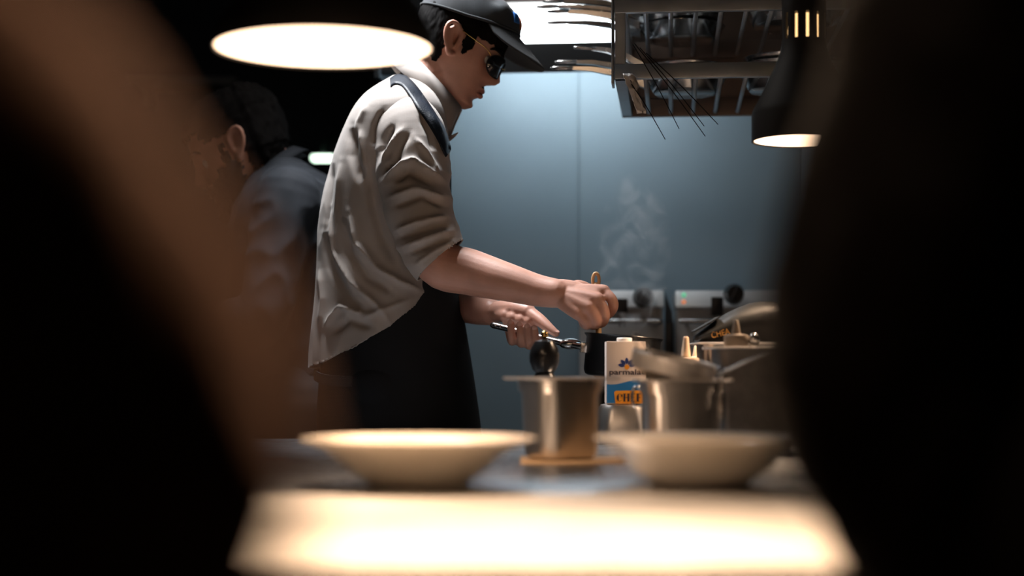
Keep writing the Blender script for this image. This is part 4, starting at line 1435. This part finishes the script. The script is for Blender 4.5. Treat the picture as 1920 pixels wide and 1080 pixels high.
for v in (0.30, 0.45, 0.60, 0.75, 0.90):                 # stitched rows
    pts = []
    for k in range(2, 27, 2):
        i0 = v * nv; i = int(i0); fr = i0 - i
        pa = V[i * (nu + 1) + k]; pb2 = V[min(nv, i + 1) * (nu + 1) + k]
        pts.append(pa.lerp(pb2, fr) + (HM.to_3x3() @ Vector((0, 0, 0.0021))))
    tube('stitching', pts, 0.0006, M['cap'], brim, 5, 2, False)
tube('sweatband', [HM @ (cap_pt(2 * math.pi * k / 40, 0.0) + Vector((0, 0, 0.003))) for k in range(41)], 0.0028, M['cap'], cap, 8, 1, False)
V, F = ellipsoid_vf(HM @ cap_pt(0, 0.985), (0.007, 0.007, 0.004))
from_vf('button', V, F, M['cap'], cap)
for (a0, t0, w_, h_, mm_) in ((-0.46, 0.26, 0.24, 0.22, 'patch_blue'), (-0.24, 0.16, 0.12, 0.26, 'patch_orange')):
    V, F = [], []
    for i in range(5):
        for k in range(5):
            p = cap_pt(a0 - w_ / 2 + w_ * k / 4, t0 + h_ * i / 4)
            V.append(HM @ (p + Vector((0.0022, 0, 0.0012))))
    F = [(i * 5 + k, i * 5 + k + 1, (i + 1) * 5 + k + 1, (i + 1) * 5 + k) for i in range(4) for k in range(4)]
    solidify(from_vf('embroidered_patch', V, F, M[mm_], cap), 0.0014, 0)

# --- glasses
gl = bpy.data.objects.new('glasses', None)
COL.objects.link(gl); gl.parent = chef; gl.matrix_parent_inverse = chef.matrix_basis.inverted()
for s in (-1, 1):
    cxg = Vector((0.1135, 0.034 * s, -0.006))
    rim = []
    for k in range(25):
        a = 2 * math.pi * k / 24
        rim.append(cxg + Vector((-0.024 * max(0, 0.35 + math.cos(a)), 0.0265 * math.cos(a) * s, 0.0240 * math.sin(a))))
    V = [HM @ (cxg + Vector((-0.006, 0, 0)))] + [HM @ p for p in rim[:-1]]
    F = [(0, 1 + k, 1 + (k + 1) % 24) for k in range(24)]
    solidify(from_vf('lens', V, F, M['lens'], gl), 0.002, 0)
    tube('rim', [HM @ p for p in rim], 0.0013, M['black_metal'], gl, 8, 2, False)
    tube('temple', [HM @ Vector((0.083, 0.062 * s, 0.008)), HM @ Vector((0.066, 0.0735 * s, 0.016)), HM @ Vector((0.025, 0.0775 * s, 0.024)), HM @ Vector((-0.010, 0.0775 * s, 0.030)), HM @ Vector((-0.022, 0.075 * s, 0.014))],
         0.0012, M['gold'], gl, 8, 5)
tube('bridge', [HM @ Vector((0.114, -0.011, -0.001)), HM @ Vector((0.119, 0, 0.001)), HM @ Vector((0.114, 0.011, -0.001))], 0.0013, M['gold'], gl, 8, 4)

# --- shirt
shs = []
for (py, b_, f_, w) in ((147, 733, 775, 0.055), (158, 716, 797, 0.085), (172, 697, 814, 0.125), (192, 676, 828, 0.172), (222, 656, 839, 0.205), (280, 632, 844, 0.212), (350, 612, 843, 0.205),
                        (420, 600, 842, 0.196), (500, 593, 842, 0.190), (580, 587, 842, 0.190), (650, 583, 846, 0.195), (720, 579, 850, 0.198)):
    p0, p1 = P(b_, py, DC), P(f_, py, DC)
    shs.append(((p0.x + p1.x) / 2, DC, p0.z, (p1.x - p0.x) / 2, w))
me = union_mesh('shirt', [loft_vf(shs, 64, 2.2)], 0.0042, 2)


def hem_z(x):
    px = 960 + x / DC * FPX
    py = np.interp(px, [560, 590, 620, 680, 740, 785, 802, 815, 860], [690, 690, 680, 651, 617, 576, 552, 540, 535])
    return CH + (HY - py) / FPX * DC


def hem_snap(co):
    x, z = co.x, co.z
    for _ in range(4):
        f = z - float(hem_z(x)); g = -float(hem_z(x + 0.004) - hem_z(x - 0.004)) / 0.008
        x -= f * g / (1 + g * g); z -= f / (1 + g * g)
    return Vector((x, co.y, z))


trim_mesh(me, lambda co: co[:, 2] > np.array([hem_z(x) for x in co[:, 0]]), hem_snap)
noise_disp(me, 0.006, 7.0, (1.0, 1.0, 0.35), seed=3.1)
noise_disp(me, 0.005, 12.0, (1.3, 1.0, 0.40), True, seed=9.4, mask=lambda co, no: np.clip((1.55 - co[:, 2]) / 0.2, 0.1, 1))
folds(me, [
    ([(660, 235), (662, 290), (680, 345)], 9, -0.014), ([(676, 240), (684, 300), (690, 330)], 8, 0.010),
    ([(640, 300), (632, 400), (640, 480)], 9, 0.008), ([(622, 300), (615, 380), (612, 440)], 8, -0.008),
    ([(690, 300), (700, 380), (715, 440), (745, 500)], 10, -0.012),
    ([(655, 395), (668, 455), (705, 500), (750, 528), (795, 548)], 9, 0.016), ([(645, 420), (655, 475), (690, 520), (740, 550)], 8, -0.012),
    ([(618, 385), (630, 470), (660, 530), (710, 575), (735, 610)], 9, 0.014), ([(608, 430), (622, 500), (650, 555), (690, 595)], 8, -0.010),
    ([(608, 615), (640, 575), (690, 590)], 8, 0.013), ([(620, 625), (655, 600), (700, 615)], 8, -0.010), ([(600, 500), (606, 560), (600, 620)], 9, 0.008),
    ([(670, 600), (720, 580), (770, 560)], 9, 0.008), ([(720, 205), (705, 235), (700, 275)], 6, -0.009), ([(690, 195), (672, 230), (665, 260)], 8, 0.006),
])
solidify(mesh_obj('shirt', me, M['shirt'], chef), 0.003, -1)


def sleeve(pts, radii, plane_p, plane_n, fl_, nm='sleeve'):
    me = union_mesh(nm, [tube_vf(pts, radii, 40, 6)], 0.0045, 2)
    pn = Vector(plane_n).normalized(); pp = Vector(plane_p)
    trim_mesh(me, lambda co: ((co - np.array(pp)) @ np.array(pn)) < 0, lambda co: co - pn * (co - pp).dot(pn))
    noise_disp(me, 0.003, 11.0, (0.5, 0.6, 1.3), seed=5.5)
    noise_disp(me, 0.004, 15.0, (0.45, 0.6, 1.5), True, seed=1.2, mask=lambda co, no: np.clip((1.60 - co[:, 2]) / 0.12, 0.1, 1))
    if fl_:
        folds(me, fl_)
    o = mesh_obj(nm, me, M['shirt'], chef)
    solidify(o, 0.003, -1)
    return o


slR = [P(752, 222, 3.53), P(768, 258, 3.475), P(775, 320, 3.445), P(784, 385, 3.43), P(800, 440, 3.42), P(822, 484, 3.41), P(850, 502, 3.405), P(880, 516, 3.40)]
sleeve(slR, [0.066, 0.080, 0.078, 0.073, 0.069, 0.066, 0.061, 0.060], P(824, 489, 3.41), (0.66, -0.05, -0.75), [
    ([(757, 238), (735, 270), (715, 305)], 6, 0.009), ([(740, 232), (722, 262), (712, 290)], 7, -0.010), ([(768, 245), (750, 280), (738, 305)], 6, -0.008),
    ([(800, 205), (822, 245), (834, 290)], 6, 0.008), ([(788, 212), (806, 250), (815, 285)], 7, -0.010), ([(775, 255), (800, 285), (825, 330)], 6, 0.009),
    ([(718, 338), (752, 306), (775, 300), (836, 340)], 7, 0.012), ([(722, 318), (752, 292)], 6, -0.009), ([(735, 345), (765, 322), (825, 350)], 7, -0.010),
    ([(725, 372), (780, 352), (838, 372)], 7, 0.010), ([(735, 388), (790, 368), (838, 388)], 6, -0.009),
    ([(738, 432), (782, 416), (842, 405)], 7, 0.011), ([(745, 446), (790, 432), (842, 420)], 6, -0.010), ([(754, 462), (800, 447), (850, 431)], 6, 0.010), ([(762, 476), (805, 460), (850, 446)], 6, -0.009),
    ([(775, 500), (815, 470), (856, 448)], 6, 0.007)])
slL = [P(752, 222, 3.75), P(768, 258, 3.81), P(775, 350, 3.86), P(795, 440, 3.88), P(822, 520, 3.86), P(850, 555, 3.76)]
sleeve(slL, [0.066, 0.080, 0.074, 0.068, 0.064, 0.060], P(826, 525, 3.84), (0.5, -0.75, -0.4), None)
# rolled cuffs
for (cp, nrm, rad) in ((P(823, 488, 3.41), Vector((0.66, -0.05, -0.75)), 0.0635),):
    nrm.normalize()
    e1 = Vector((0, 1, 0)); e1 = (e1 - nrm * e1.dot(nrm)).normalized(); e2 = nrm.cross(e1)

# collar: stand with folded leaf, open in front
V, F = [], []
nC_ = 44
for j, (dz, rx_, ry_, sh_) in enumerate(((0.000, 0.074, 0.072, 0.0), (0.032, 0.066, 0.064, 0.004), (0.036, 0.068, 0.066, 0.005), (0.020, 0.078, 0.077, 0.0), (-0.012, 0.090, 0.090, -0.004))):
    for k in range(nC_ + 1):
        a = math.radians(-165 + 330 * k / nC_) + math.pi
        base_c = P(788, 176, DC)
        tl = math.radians(47)
        ex = Vector((math.cos(tl), 0, -math.sin(tl))); ez = Vector((math.sin(tl), 0, math.cos(tl)))
        fr = max(0, -math.cos(a - math.pi))
        p = base_c + ex * (rx_ * (1.12 + 0.22 * max(0, math.cos(a))) * math.cos(a)) + Vector((0, ry_ * math.sin(a), 0)) + ez * (dz + 0.008 - (0.018 * fr if j >= 3 else 0))
        V.append(p)
for j in range(4):
    for k in range(nC_):
        F.append((j * (nC_ + 1) + k, j * (nC_ + 1) + k + 1, (j + 1) * (nC_ + 1) + k + 1, (j + 1) * (nC_ + 1) + k))
solidify(from_vf('collar', V, F, M['shirt'], chef), 0.003, 0)
tube('collar_tip', [P(842, 262, DC - 0.03), P(850, 255, DC - 0.035), P(858, 249, DC - 0.04)], [0.006, 0.006, 0.002], M['shirt'], chef, 8, 3, flat=((0, 0, 1), 0.4))

# --- apron, neck strap, trousers, shoes
def band(name, pts, w, t, m, parent, up):
    """flat strap swept along pts, width direction up(i)"""
    V, F = [], []
    pts = [Vector(p) for p in catmull(pts, 6)]
    for i, p in enumerate(pts):
        tg = (pts[min(i + 1, len(pts) - 1)] - pts[max(i - 1, 0)]).normalized()
        wdir = Vector(up(i / (len(pts) - 1))); wdir = (wdir - tg * wdir.dot(tg)).normalized()
        n = tg.cross(wdir)
        for (a, b) in ((-1, -1), (1, -1), (1, 1), (-1, 1)):
            V.append(p + wdir * (a * w / 2) + n * (b * t / 2))
    for i in range(len(pts) - 1):
        for k in range(4):
            F.append((i * 4 + k, i * 4 + (k + 1) % 4, (i + 1) * 4 + (k + 1) % 4, (i + 1) * 4 + k))
    F += [(3, 2, 1, 0), tuple(len(V) - 4 + k for k in range(4))]
    return autosmooth(from_vf(name, V, F, m, parent), 50)


ap = bpy.data.objects.new('apron', None)
COL.objects.link(ap); ap.parent = chef; ap.matrix_parent_inverse = chef.matrix_basis.inverted()
aps = []
for (py, b_, f_, w) in ((300, 700, 847, 0.120), (400, 690, 848, 0.150), (520, 640, 856, 0.165), (570, 612, 868, 0.168), (640, 604, 880, 0.172), (720, 600, 892, 0.180), (810, 594, 903, 0.20), (950, 588, 912, 0.22), (1120, 590, 915, 0.22)):
    p0, p1 = P(b_, py, DC), P(f_, py, DC)
    aps.append(((p0.x + p1.x) / 2, DC, p0.z, (p1.x - p0.x) / 2, w))
me = union_mesh('apron_cloth', [loft_vf(aps, 56, 2.15)], 0.007, 2)


def ap_keep(co):
    px = 960 + co[:, 0] / DC * FPX
    py = HY - (co[:, 2] - CH) / DC * FPX
    back = np.interp(py, [300, 480, 540, 560, 640, 690, 760, 1200], [800, 805, 770, 740, 660, 600, 600, 600])
    return (px > back) & (py < 1090) & (py > 330)


trim_mesh(me, ap_keep)
noise_disp(me, 0.006, 6.0, (1, 1, 0.3), seed=2.0)
solidify(mesh_obj('apron_cloth', me, M['black_cloth'], ap), 0.003, -1)
from mathutils.bvhtree import BVHTree
_bv = [BVHTree.FromPolygons([v.co.copy() for v in o.data.vertices], [tuple(p.vertices) for p in o.data.polygons]) for o in chef.children if o.type == 'MESH' and o.name.split('.')[0] in ('shirt', 'sleeve')]


def on_cloth(px, py, lift=0.007):
    """first cloth surface met on the way to a point of the chef's middle plane"""
    o_ = Vector((0, 0, CH)); dr = (P(px, py, DC) - o_).normalized()
    best = DC - 0.05
    for b in _bv:
        h = b.ray_cast(o_, dr)
        if h[0] is not None and h[0].y < best:
            best = h[0].y
    return P(px, py, best - lift)


def strap_band(cols):
    V, F = [], []
    for (a, b) in cols:
        for q in range(5):
            V.append(on_cloth(a[0] + (b[0] - a[0]) * q / 4, a[1] + (b[1] - a[1]) * q / 4))
    for i in range(len(cols) - 1):
        for q in range(4):
            F.append((5 * i + q, 5 * i + q + 1, 5 * i + q + 6, 5 * i + q + 5))
    return V, F


cA = [Vector(p) for p in catmull([(v[0], v[1], 0) for v in ((731, 148), (742, 141), (758, 141), (777, 157), (797, 184), (817, 214), (834, 244), (846, 280))], 4)]
cB = [Vector(p) for p in catmull([(v[0], v[1], 0) for v in ((732, 162), (742, 157), (754, 161), (767, 177), (783, 203), (801, 231), (819, 260), (836, 294))], 4)]
V, F = strap_band([((a.x, a.y), (b.x, b.y)) for a, b in zip(cA, cB)])
solidify(from_vf('neck_strap', V, F, M['strap'], ap), 0.003, 0)
band('waist_tie', [P(594, 700, DC + 0.02), P(590, 703, DC - 0.10), P(610, 712, DC - 0.19), P(660, 716, DC - 0.222)], 0.022, 0.003, M['black_cloth'], ap, lambda t: (0, 0, 1))
tr = []
for s in (-1, 1):
    y = DC + 0.095 * s
    tr.append(tube_vf([(hipx, y, 1.0), (hipx + 0.015, y, 0.75), (hipx + 0.02, y, 0.50), (hipx - 0.01, y, 0.30), (hipx - 0.02, y, 0.10)], [0.092, 0.090, 0.082, 0.078, 0.075], 22, 4))
hips = []
for (z, a_, w) in ((0.80, 0.13, 0.175), (0.92, 0.140, 0.165), (1.05, 0.135, 0.15), (1.14, 0.12, 0.14)):
    hips.append((P(735, 0, DC).x, DC, z, a_, w))
tr.append(loft_vf(hips, 32))
me = union_mesh('trousers', tr, 0.008, 3)
noise_disp(me, 0.006, 8.0, (1, 1, 0.4), seed=4.0)
mesh_obj('trousers', me, M['black_cloth'], chef)
for s in (-1, 1):
    y = DC + 0.095 * s
    me = union_mesh('shoe', [tube_vf([(hipx - 0.06, y, 0.05), (hipx + 0.05, y, 0.055), (hipx + 0.17, y, 0.042), (hipx + 0.21, y, 0.036)], [0.046, 0.050, 0.040, 0.030], 18, 4), tube_vf([(hipx - 0.02, y, 0.05), (hipx - 0.02, y, 0.13)], [0.046, 0.044], 18, 3)], 0.006, 2)
    co, no = mesh_arrays(me); co[:, 2] = np.maximum(co[:, 2], 0.002); set_co(me, co)
    mesh_obj('shoe', me, M['black_metal'], chef)


# ================================================================== GENERIC CLOTHED PERSON
def simple_hand(wrist, direction, palm_n, s, scale=1.0):
    """relaxed hand: palm, four bent fingers, thumb on side s"""
    d = Vector(direction).normalized(); n = Vector(palm_n); n = (n - d * n.dot(d)).normalized()
    w = d.cross(n) * s
    fg = []
    for (o, l, k0) in ((0.030, 0.072, 0.086), (0.010, 0.080, 0.090), (-0.010, 0.074, 0.087), (-0.029, 0.058, 0.080)):
        m0 = wrist + (d * k0 + w * o) * scale
        p1 = m0 + (d * 0.9 + n * 0.35).normalized() * (l * 0.42 * scale)
        p2 = p1 + (d * 0.7 + n * 0.7).normalized() * (l * 0.33 * scale)
        p3 = p2 + (d * 0.4 + n * 0.9).normalized() * (l * 0.25 * scale)
        fg.append([m0, p1, p2, p3])
    th = [wrist + (d * 0.025 + w * 0.022) * scale, wrist + (d * 0.050 + w * 0.042 + n * 0.01) * scale, wrist + (d * 0.078 + w * 0.050 + n * 0.022) * scale, wrist + (d * 0.10 + w * 0.050 + n * 0.030) * scale]
    return hand_parts(fg, th, wrist)


def clothed_person(root, mtx, head_loc, head_pitch, head_yaw, head_scale, neck, trunk_, shL, elL, wrL, shR, elR, wrR, jacket, trousers, skin, hip=(0, 0, 0.98), voxel=0.0045, infl=0.022, hand_dirs=None):
    """figure in local axes (x ahead, y left, z up) moved by mtx; returns its head matrix"""
    T = lambda v: mtx @ Vector(v)
    hm = mtx @ head_matrix(Vector(head_loc), head_yaw, head_pitch, head_scale)
    prt = tf([head_vf(72, 60)] + ear_parts(-1) + ear_parts(1), hm)
    prt.append(tube_vf([T(p) for p in neck], [0.066, 0.060, 0.058], 20, 5))
    prt += tf([loft_vf([(a, b, c, d * 0.86, e * 0.88) for a, b, c, d, e in trunk_], 32)], mtx)
    legs = []
    for s in (-1, 1):
        h = Vector(hip)
        chain = [h + Vector((0, 0.095 * s, 0)), h + Vector((0.015, 0.098 * s, -0.23)), h + Vector((0.02, 0.10 * s, -0.48)), h + Vector((-0.015, 0.10 * s, -0.68)), Vector((h.x - 0.02, h.y + 0.10 * s, 0.09))]
        legs.append([T(p) for p in chain])
        prt.append(tube_vf(legs[-1], [0.092, 0.082, 0.058, 0.054, 0.040], 16, 4))
        y = h.y + 0.10 * s
        prt.append(tube_vf([T((h.x - 0.05, y, 0.045)), T((h.x + 0.05, y, 0.045)), T((h.x + 0.16, y, 0.035))], [0.034, 0.036, 0.027], 14, 4))
    arms = []
    for (a, b, c, s) in ((shL, elL, wrL, 1), (shR, elR, wrR, -1)):
        a, b, c = T(a), T(b), T(c)
        pts = [a, a.lerp(b, 0.5), b, b.lerp(c, 0.35), c]
        arms.append(pts)
        prt.append(tube_vf(pts, [0.058, 0.050, 0.044, 0.043, 0.028], 18, 5))
        hdv, pn = (hand_dirs[0 if s > 0 else 1] if hand_dirs else ((c - b), mtx.to_3x3() @ Vector((0, -s, -0.3))))
        prt += simple_hand(c, hdv, pn, s)
    mesh_obj('body', union_mesh('body', prt, voxel, 3), M[skin], root)
    # jacket: trunk and both sleeves in one cloth
    jk = tf([loft_vf(trunk_, 48, 2.2)], mtx)
    for pts in arms:
        e = pts[-1].lerp(pts[-2], 0.12)
        jk.append(tube_vf(pts[:-1] + [e], [0.058 + infl, 0.050 + infl, 0.044 + infl, 0.043 + infl * 0.9, 0.030 + infl * 0.7], 24, 5))
    me = union_mesh('jacket', jk, 0.006, 3)
    noise_disp(me, 0.010, 8.0, (1, 1, 0.6), seed=6.0)
    noise_disp(me, 0.006, 16.0, (1, 1, 0.7), True, seed=2.2)
    mesh_obj('jacket', me, M[jacket], root)
    tr = []
    for pts in legs:
        tr.append(tube_vf(pts, [0.122, 0.108, 0.082, 0.076, 0.072], 20, 4))
    hp = Vector(hip)
    tr += tf([loft_vf([(hp.x, hp.y, hp.z - 0.14, 0.12, 0.185), (hp.x, hp.y, hp.z - 0.02, 0.135, 0.192), (hp.x, hp.y, hp.z + 0.10, 0.125, 0.175)], 32)], mtx)
    mesh_obj('trousers', union_mesh('trousers', tr, 0.009, 3), M[trousers], root)
    for s in (-1, 1):
        y = hp.y + 0.10 * s
        me = union_mesh('shoe', [tube_vf([T((hp.x - 0.06, y, 0.05)), T((hp.x + 0.05, y, 0.055)), T((hp.x + 0.16, y, 0.042)), T((hp.x + 0.20, y, 0.036))], [0.046, 0.050, 0.040, 0.030], 16, 4)], 0.008, 2)
        co, no = mesh_arrays(me); co[:, 2] = np.maximum(co[:, 2], 0.002); set_co(me, co)
        mesh_obj('shoe', me, M['black_metal'], root)
    eyes(hm, root)
    return hm


# ================================================================== THE BEARDED MAN
D2 = 4.02
o2 = P(560, 0, D2)
m2 = Matrix.Translation((o2.x, D2, 0)) @ Matrix.Rotation(math.pi, 4, 'Z')     # faces -x
man = thing('person', 'bearded dark-haired man in a black collared shirt bending down behind the chef', 'person', (o2.x, D2, 0))
LX = lambda px: -(px - 560) / FPX * D2            # local x of a frame column
LZ_ = lambda py: CH + (HY - py) / FPX * D2
ear = (LX(452), 0, LZ_(284))
trunk2 = []
for (py, f_, b_, w) in ((300, 520, 560, 0.06), (318, 498, 590, 0.12), (345, 470, 630, 0.19), (400, 440, 672, 0.215), (480, 428, 690, 0.205), (600, 430, 695, 0.19), (740, 440, 690, 0.185), (800, 445, 685, 0.18)):
    xf, xb = LX(f_), LX(b_)
    trunk2.append(((xf + xb) / 2, 0, LZ_(py), (xf - xb) / 2, w))
hm2 = clothed_person(man, m2, ear, math.radians(24), 0.0, 1.15, [(LX(530), 0, LZ_(345)), (LX(508), 0, LZ_(310)), (LX(478), 0, LZ_(270))], trunk2,
                     (LX(560), 0.175, LZ_(385)), (LX(520), 0.235, LZ_(600)), (LX(360), 0.16, LZ_(640)),
                     (LX(560), -0.175, LZ_(385)), (LX(520), -0.225, LZ_(600)), (LX(360), -0.14, LZ_(640)), 'navy', 'black_cloth', 'skin2', (0, 0, 0.96))


def hair2(p):
    if p.z > 0.055:
        return True
    if p.x < -0.012:
        return p.z > -0.055 - 0.2 * (p.x + 0.05)
    if p.x < 0.030:
        return p.z > (0.030 if p.x < 0.012 else -0.03)
    if p.x < 0.06:
        return p.z > 0.030
    return p.z > 0.055


head_shell('hair', hm2, hair2, lambda p: 0.008 + 0.008 * (p.x < -0.04) + 0.004 * (p.z > 0.06), M['hair'], man, 0.007, jag=0.010, grain=0.005)


def beard2(p):
    if p.z > -0.025:
        return 0.012 < p.x < 0.032 and p.z < 0.0
    if p.x < 0.0:
        return False
    return p.z < -0.035 - 0.25 * max(0, p.x - 0.045) or p.x < 0.05


head_shell('beard', hm2, lambda p: beard2(p) and not (abs(p.y) < 0.018 and -0.08 < p.z < -0.06 and p.x > 0.07), lambda p: 0.010 + 0.012 * max(0, min(1, (-0.07 - p.z) / 0.04)), M['beard'], man, 0.008, jag=0.008, grain=0.005)
for s in (-1, 1):
    pts = [head_surface(math.atan2(s * y, 0.05), 0.0245 + dz) for y, dz in ((0.010, -0.002), (0.022, 0.002), (0.036, 0.003), (0.047, -0.003))]
    tube('eyebrow', [hm2 @ (p + Vector((0.004, 0, 0))) for p in pts], [0.003, 0.0045, 0.004, 0.002], M['hair'], man, 8, 4)
# stand collar
V, F = [], []
for j, (dz, r_) in enumerate(((-0.006, 0.082), (0.030, 0.074), (0.033, 0.077), (0.004, 0.092))):
    for k in range(37):
        a = math.radians(-168 + 336 * k / 36) + math.pi
        bc = Vector((LX(524), 0, LZ_(342)))
        tl = math.radians(42)
        p = bc + Vector((math.cos(tl), 0, -math.sin(tl))) * (r_ * 1.15 * math.cos(a)) + Vector((0, r_ * math.sin(a), 0)) + Vector((math.sin(tl), 0, math.cos(tl))) * (dz + 0.006)
        V.append(m2 @ p)
for j in range(3):
    for k in range(36):
        F.append((j * 37 + k, j * 37 + k + 1, (j + 1) * 37 + k + 1, (j + 1) * 37 + k))
solidify(from_vf('collar', V, F, M['navy'], man), 0.003, 0)

# ================================================================== TWO PEOPLE IN FRONT OF THE PASS (out of focus)
def front_person(cx, cy, label, jacket, el_side, el, sh_, wr2, hair_m='hair', infl=0.024):
    """stands with the back to the lens, facing the pass (+y); el_side 1 = left arm is the one in view"""
    mt = Matrix.Translation((cx, cy, 0)) @ Matrix.Rotation(math.pi / 2, 4, 'Z')
    inv = mt.inverted()
    t = thing('person', label, 'person', (cx, cy, 0))
    L = lambda v: tuple(inv @ Vector(v))
    tk = [(0.0, 0, 1.545, 0.06, 0.075), (0.0, 0, 1.50, 0.085, 0.14), (0.0, 0, 1.44, 0.105, 0.20), (0.0, 0, 1.33, 0.125, 0.205), (0.01, 0, 1.15, 0.12, 0.175), (0.01, 0, 1.02, 0.125, 0.18), (0.0, 0, 0.88, 0.135, 0.195)]
    mir = lambda v: (v[0], -v[1], v[2])
    s1, e1, w1 = L(sh_), L(el), L(wr2)
    s2 = (0, -0.18 * el_side, 1.41); e2 = (-0.02, -0.24 * el_side, 1.12); w2_ = (0.06, -0.25 * el_side, 0.87)
    if el_side > 0:
        a = (s1, e1, w1, s2, e2, w2_)
    else:
        a = (s2, e2, w2_, s1, e1, w1)
    hm = clothed_person(t, mt, (0.03, 0, 1.70), math.radians(8), 0.0, 1.0, [(-0.01, 0, 1.50), (0.0, 0, 1.57), (0.012, 0, 1.64)], tk, *a, jacket, 'black_cloth', 'skin2', (0, 0, 0.95), 0.006, infl)
    head_shell('hair', hm, hair2, lambda p: 0.012 + 0.006 * (p.x < -0.04), M[hair_m], t, 0.008, jag=0.01, grain=0.004)
    return t


front_person(-0.555, 0.45, 'blurred person in a brown jacket close to the camera, bent elbow at the left', 'brown_cloth', -1, (-0.118, 0.45, 1.047), (-0.368, 0.43, 1.362), (-0.215, 0.47, 0.845), infl=0.015)
front_person(0.475, 1.00, 'blurred person in black standing at the right edge, arm before the lamp', 'waiter_black', 1, (0.222, 1.0, 1.06), (0.300, 1.0, 1.375), (0.285, 0.99, 0.82))

# ================================================================== STEAM over the saucepan
V, F = ellipsoid_vf(P(1185, 470, 3.40), (0.075, 0.05, 0.17), None, 24, 16)
V = [Vector(v) + Vector((0.02 * noise.noise(Vector(v) * 9), 0, 0.02 * noise.noise(Vector(v) * 7 + Vector((5, 0, 0))))) for v in V]
ms_ = bpy.data.materials.new('steam')
ms_.use_nodes = True
nt = ms_.node_tree
nt.nodes.remove(nt.nodes['Principled BSDF'])
vol = nt.nodes.new('ShaderNodeVolumeScatter')
tc = nt.nodes.new('ShaderNodeTexCoord')
nz = nt.nodes.new('ShaderNodeTexNoise'); nz.inputs['Scale'].default_value = 16; nz.inputs['Detail'].default_value = 4; nz.inputs['Distortion'].default_value = 1.2
mr = nt.nodes.new('ShaderNodeMapRange'); mr.inputs['From Min'].default_value = 0.52; mr.inputs['From Max'].default_value = 0.75; mr.inputs['To Max'].default_value = 8.0
nt.links.new(tc.outputs['Object'], nz.inputs['Vector']); nt.links.new(nz.outputs['Fac'], mr.inputs['Value'])
nt.links.new(mr.outputs[0], vol.inputs['Density'])
vol.inputs['Color'].default_value = (0.9, 0.95, 1, 1)
nt.links.new(vol.outputs[0], nt.nodes['Material Output'].inputs['Volume'])
st_ = from_vf('steam', V, F, ms_, None)
tag(st_, 'faint wisp of steam rising over the black saucepan', 'steam')
st_['kind'] = 'stuff'
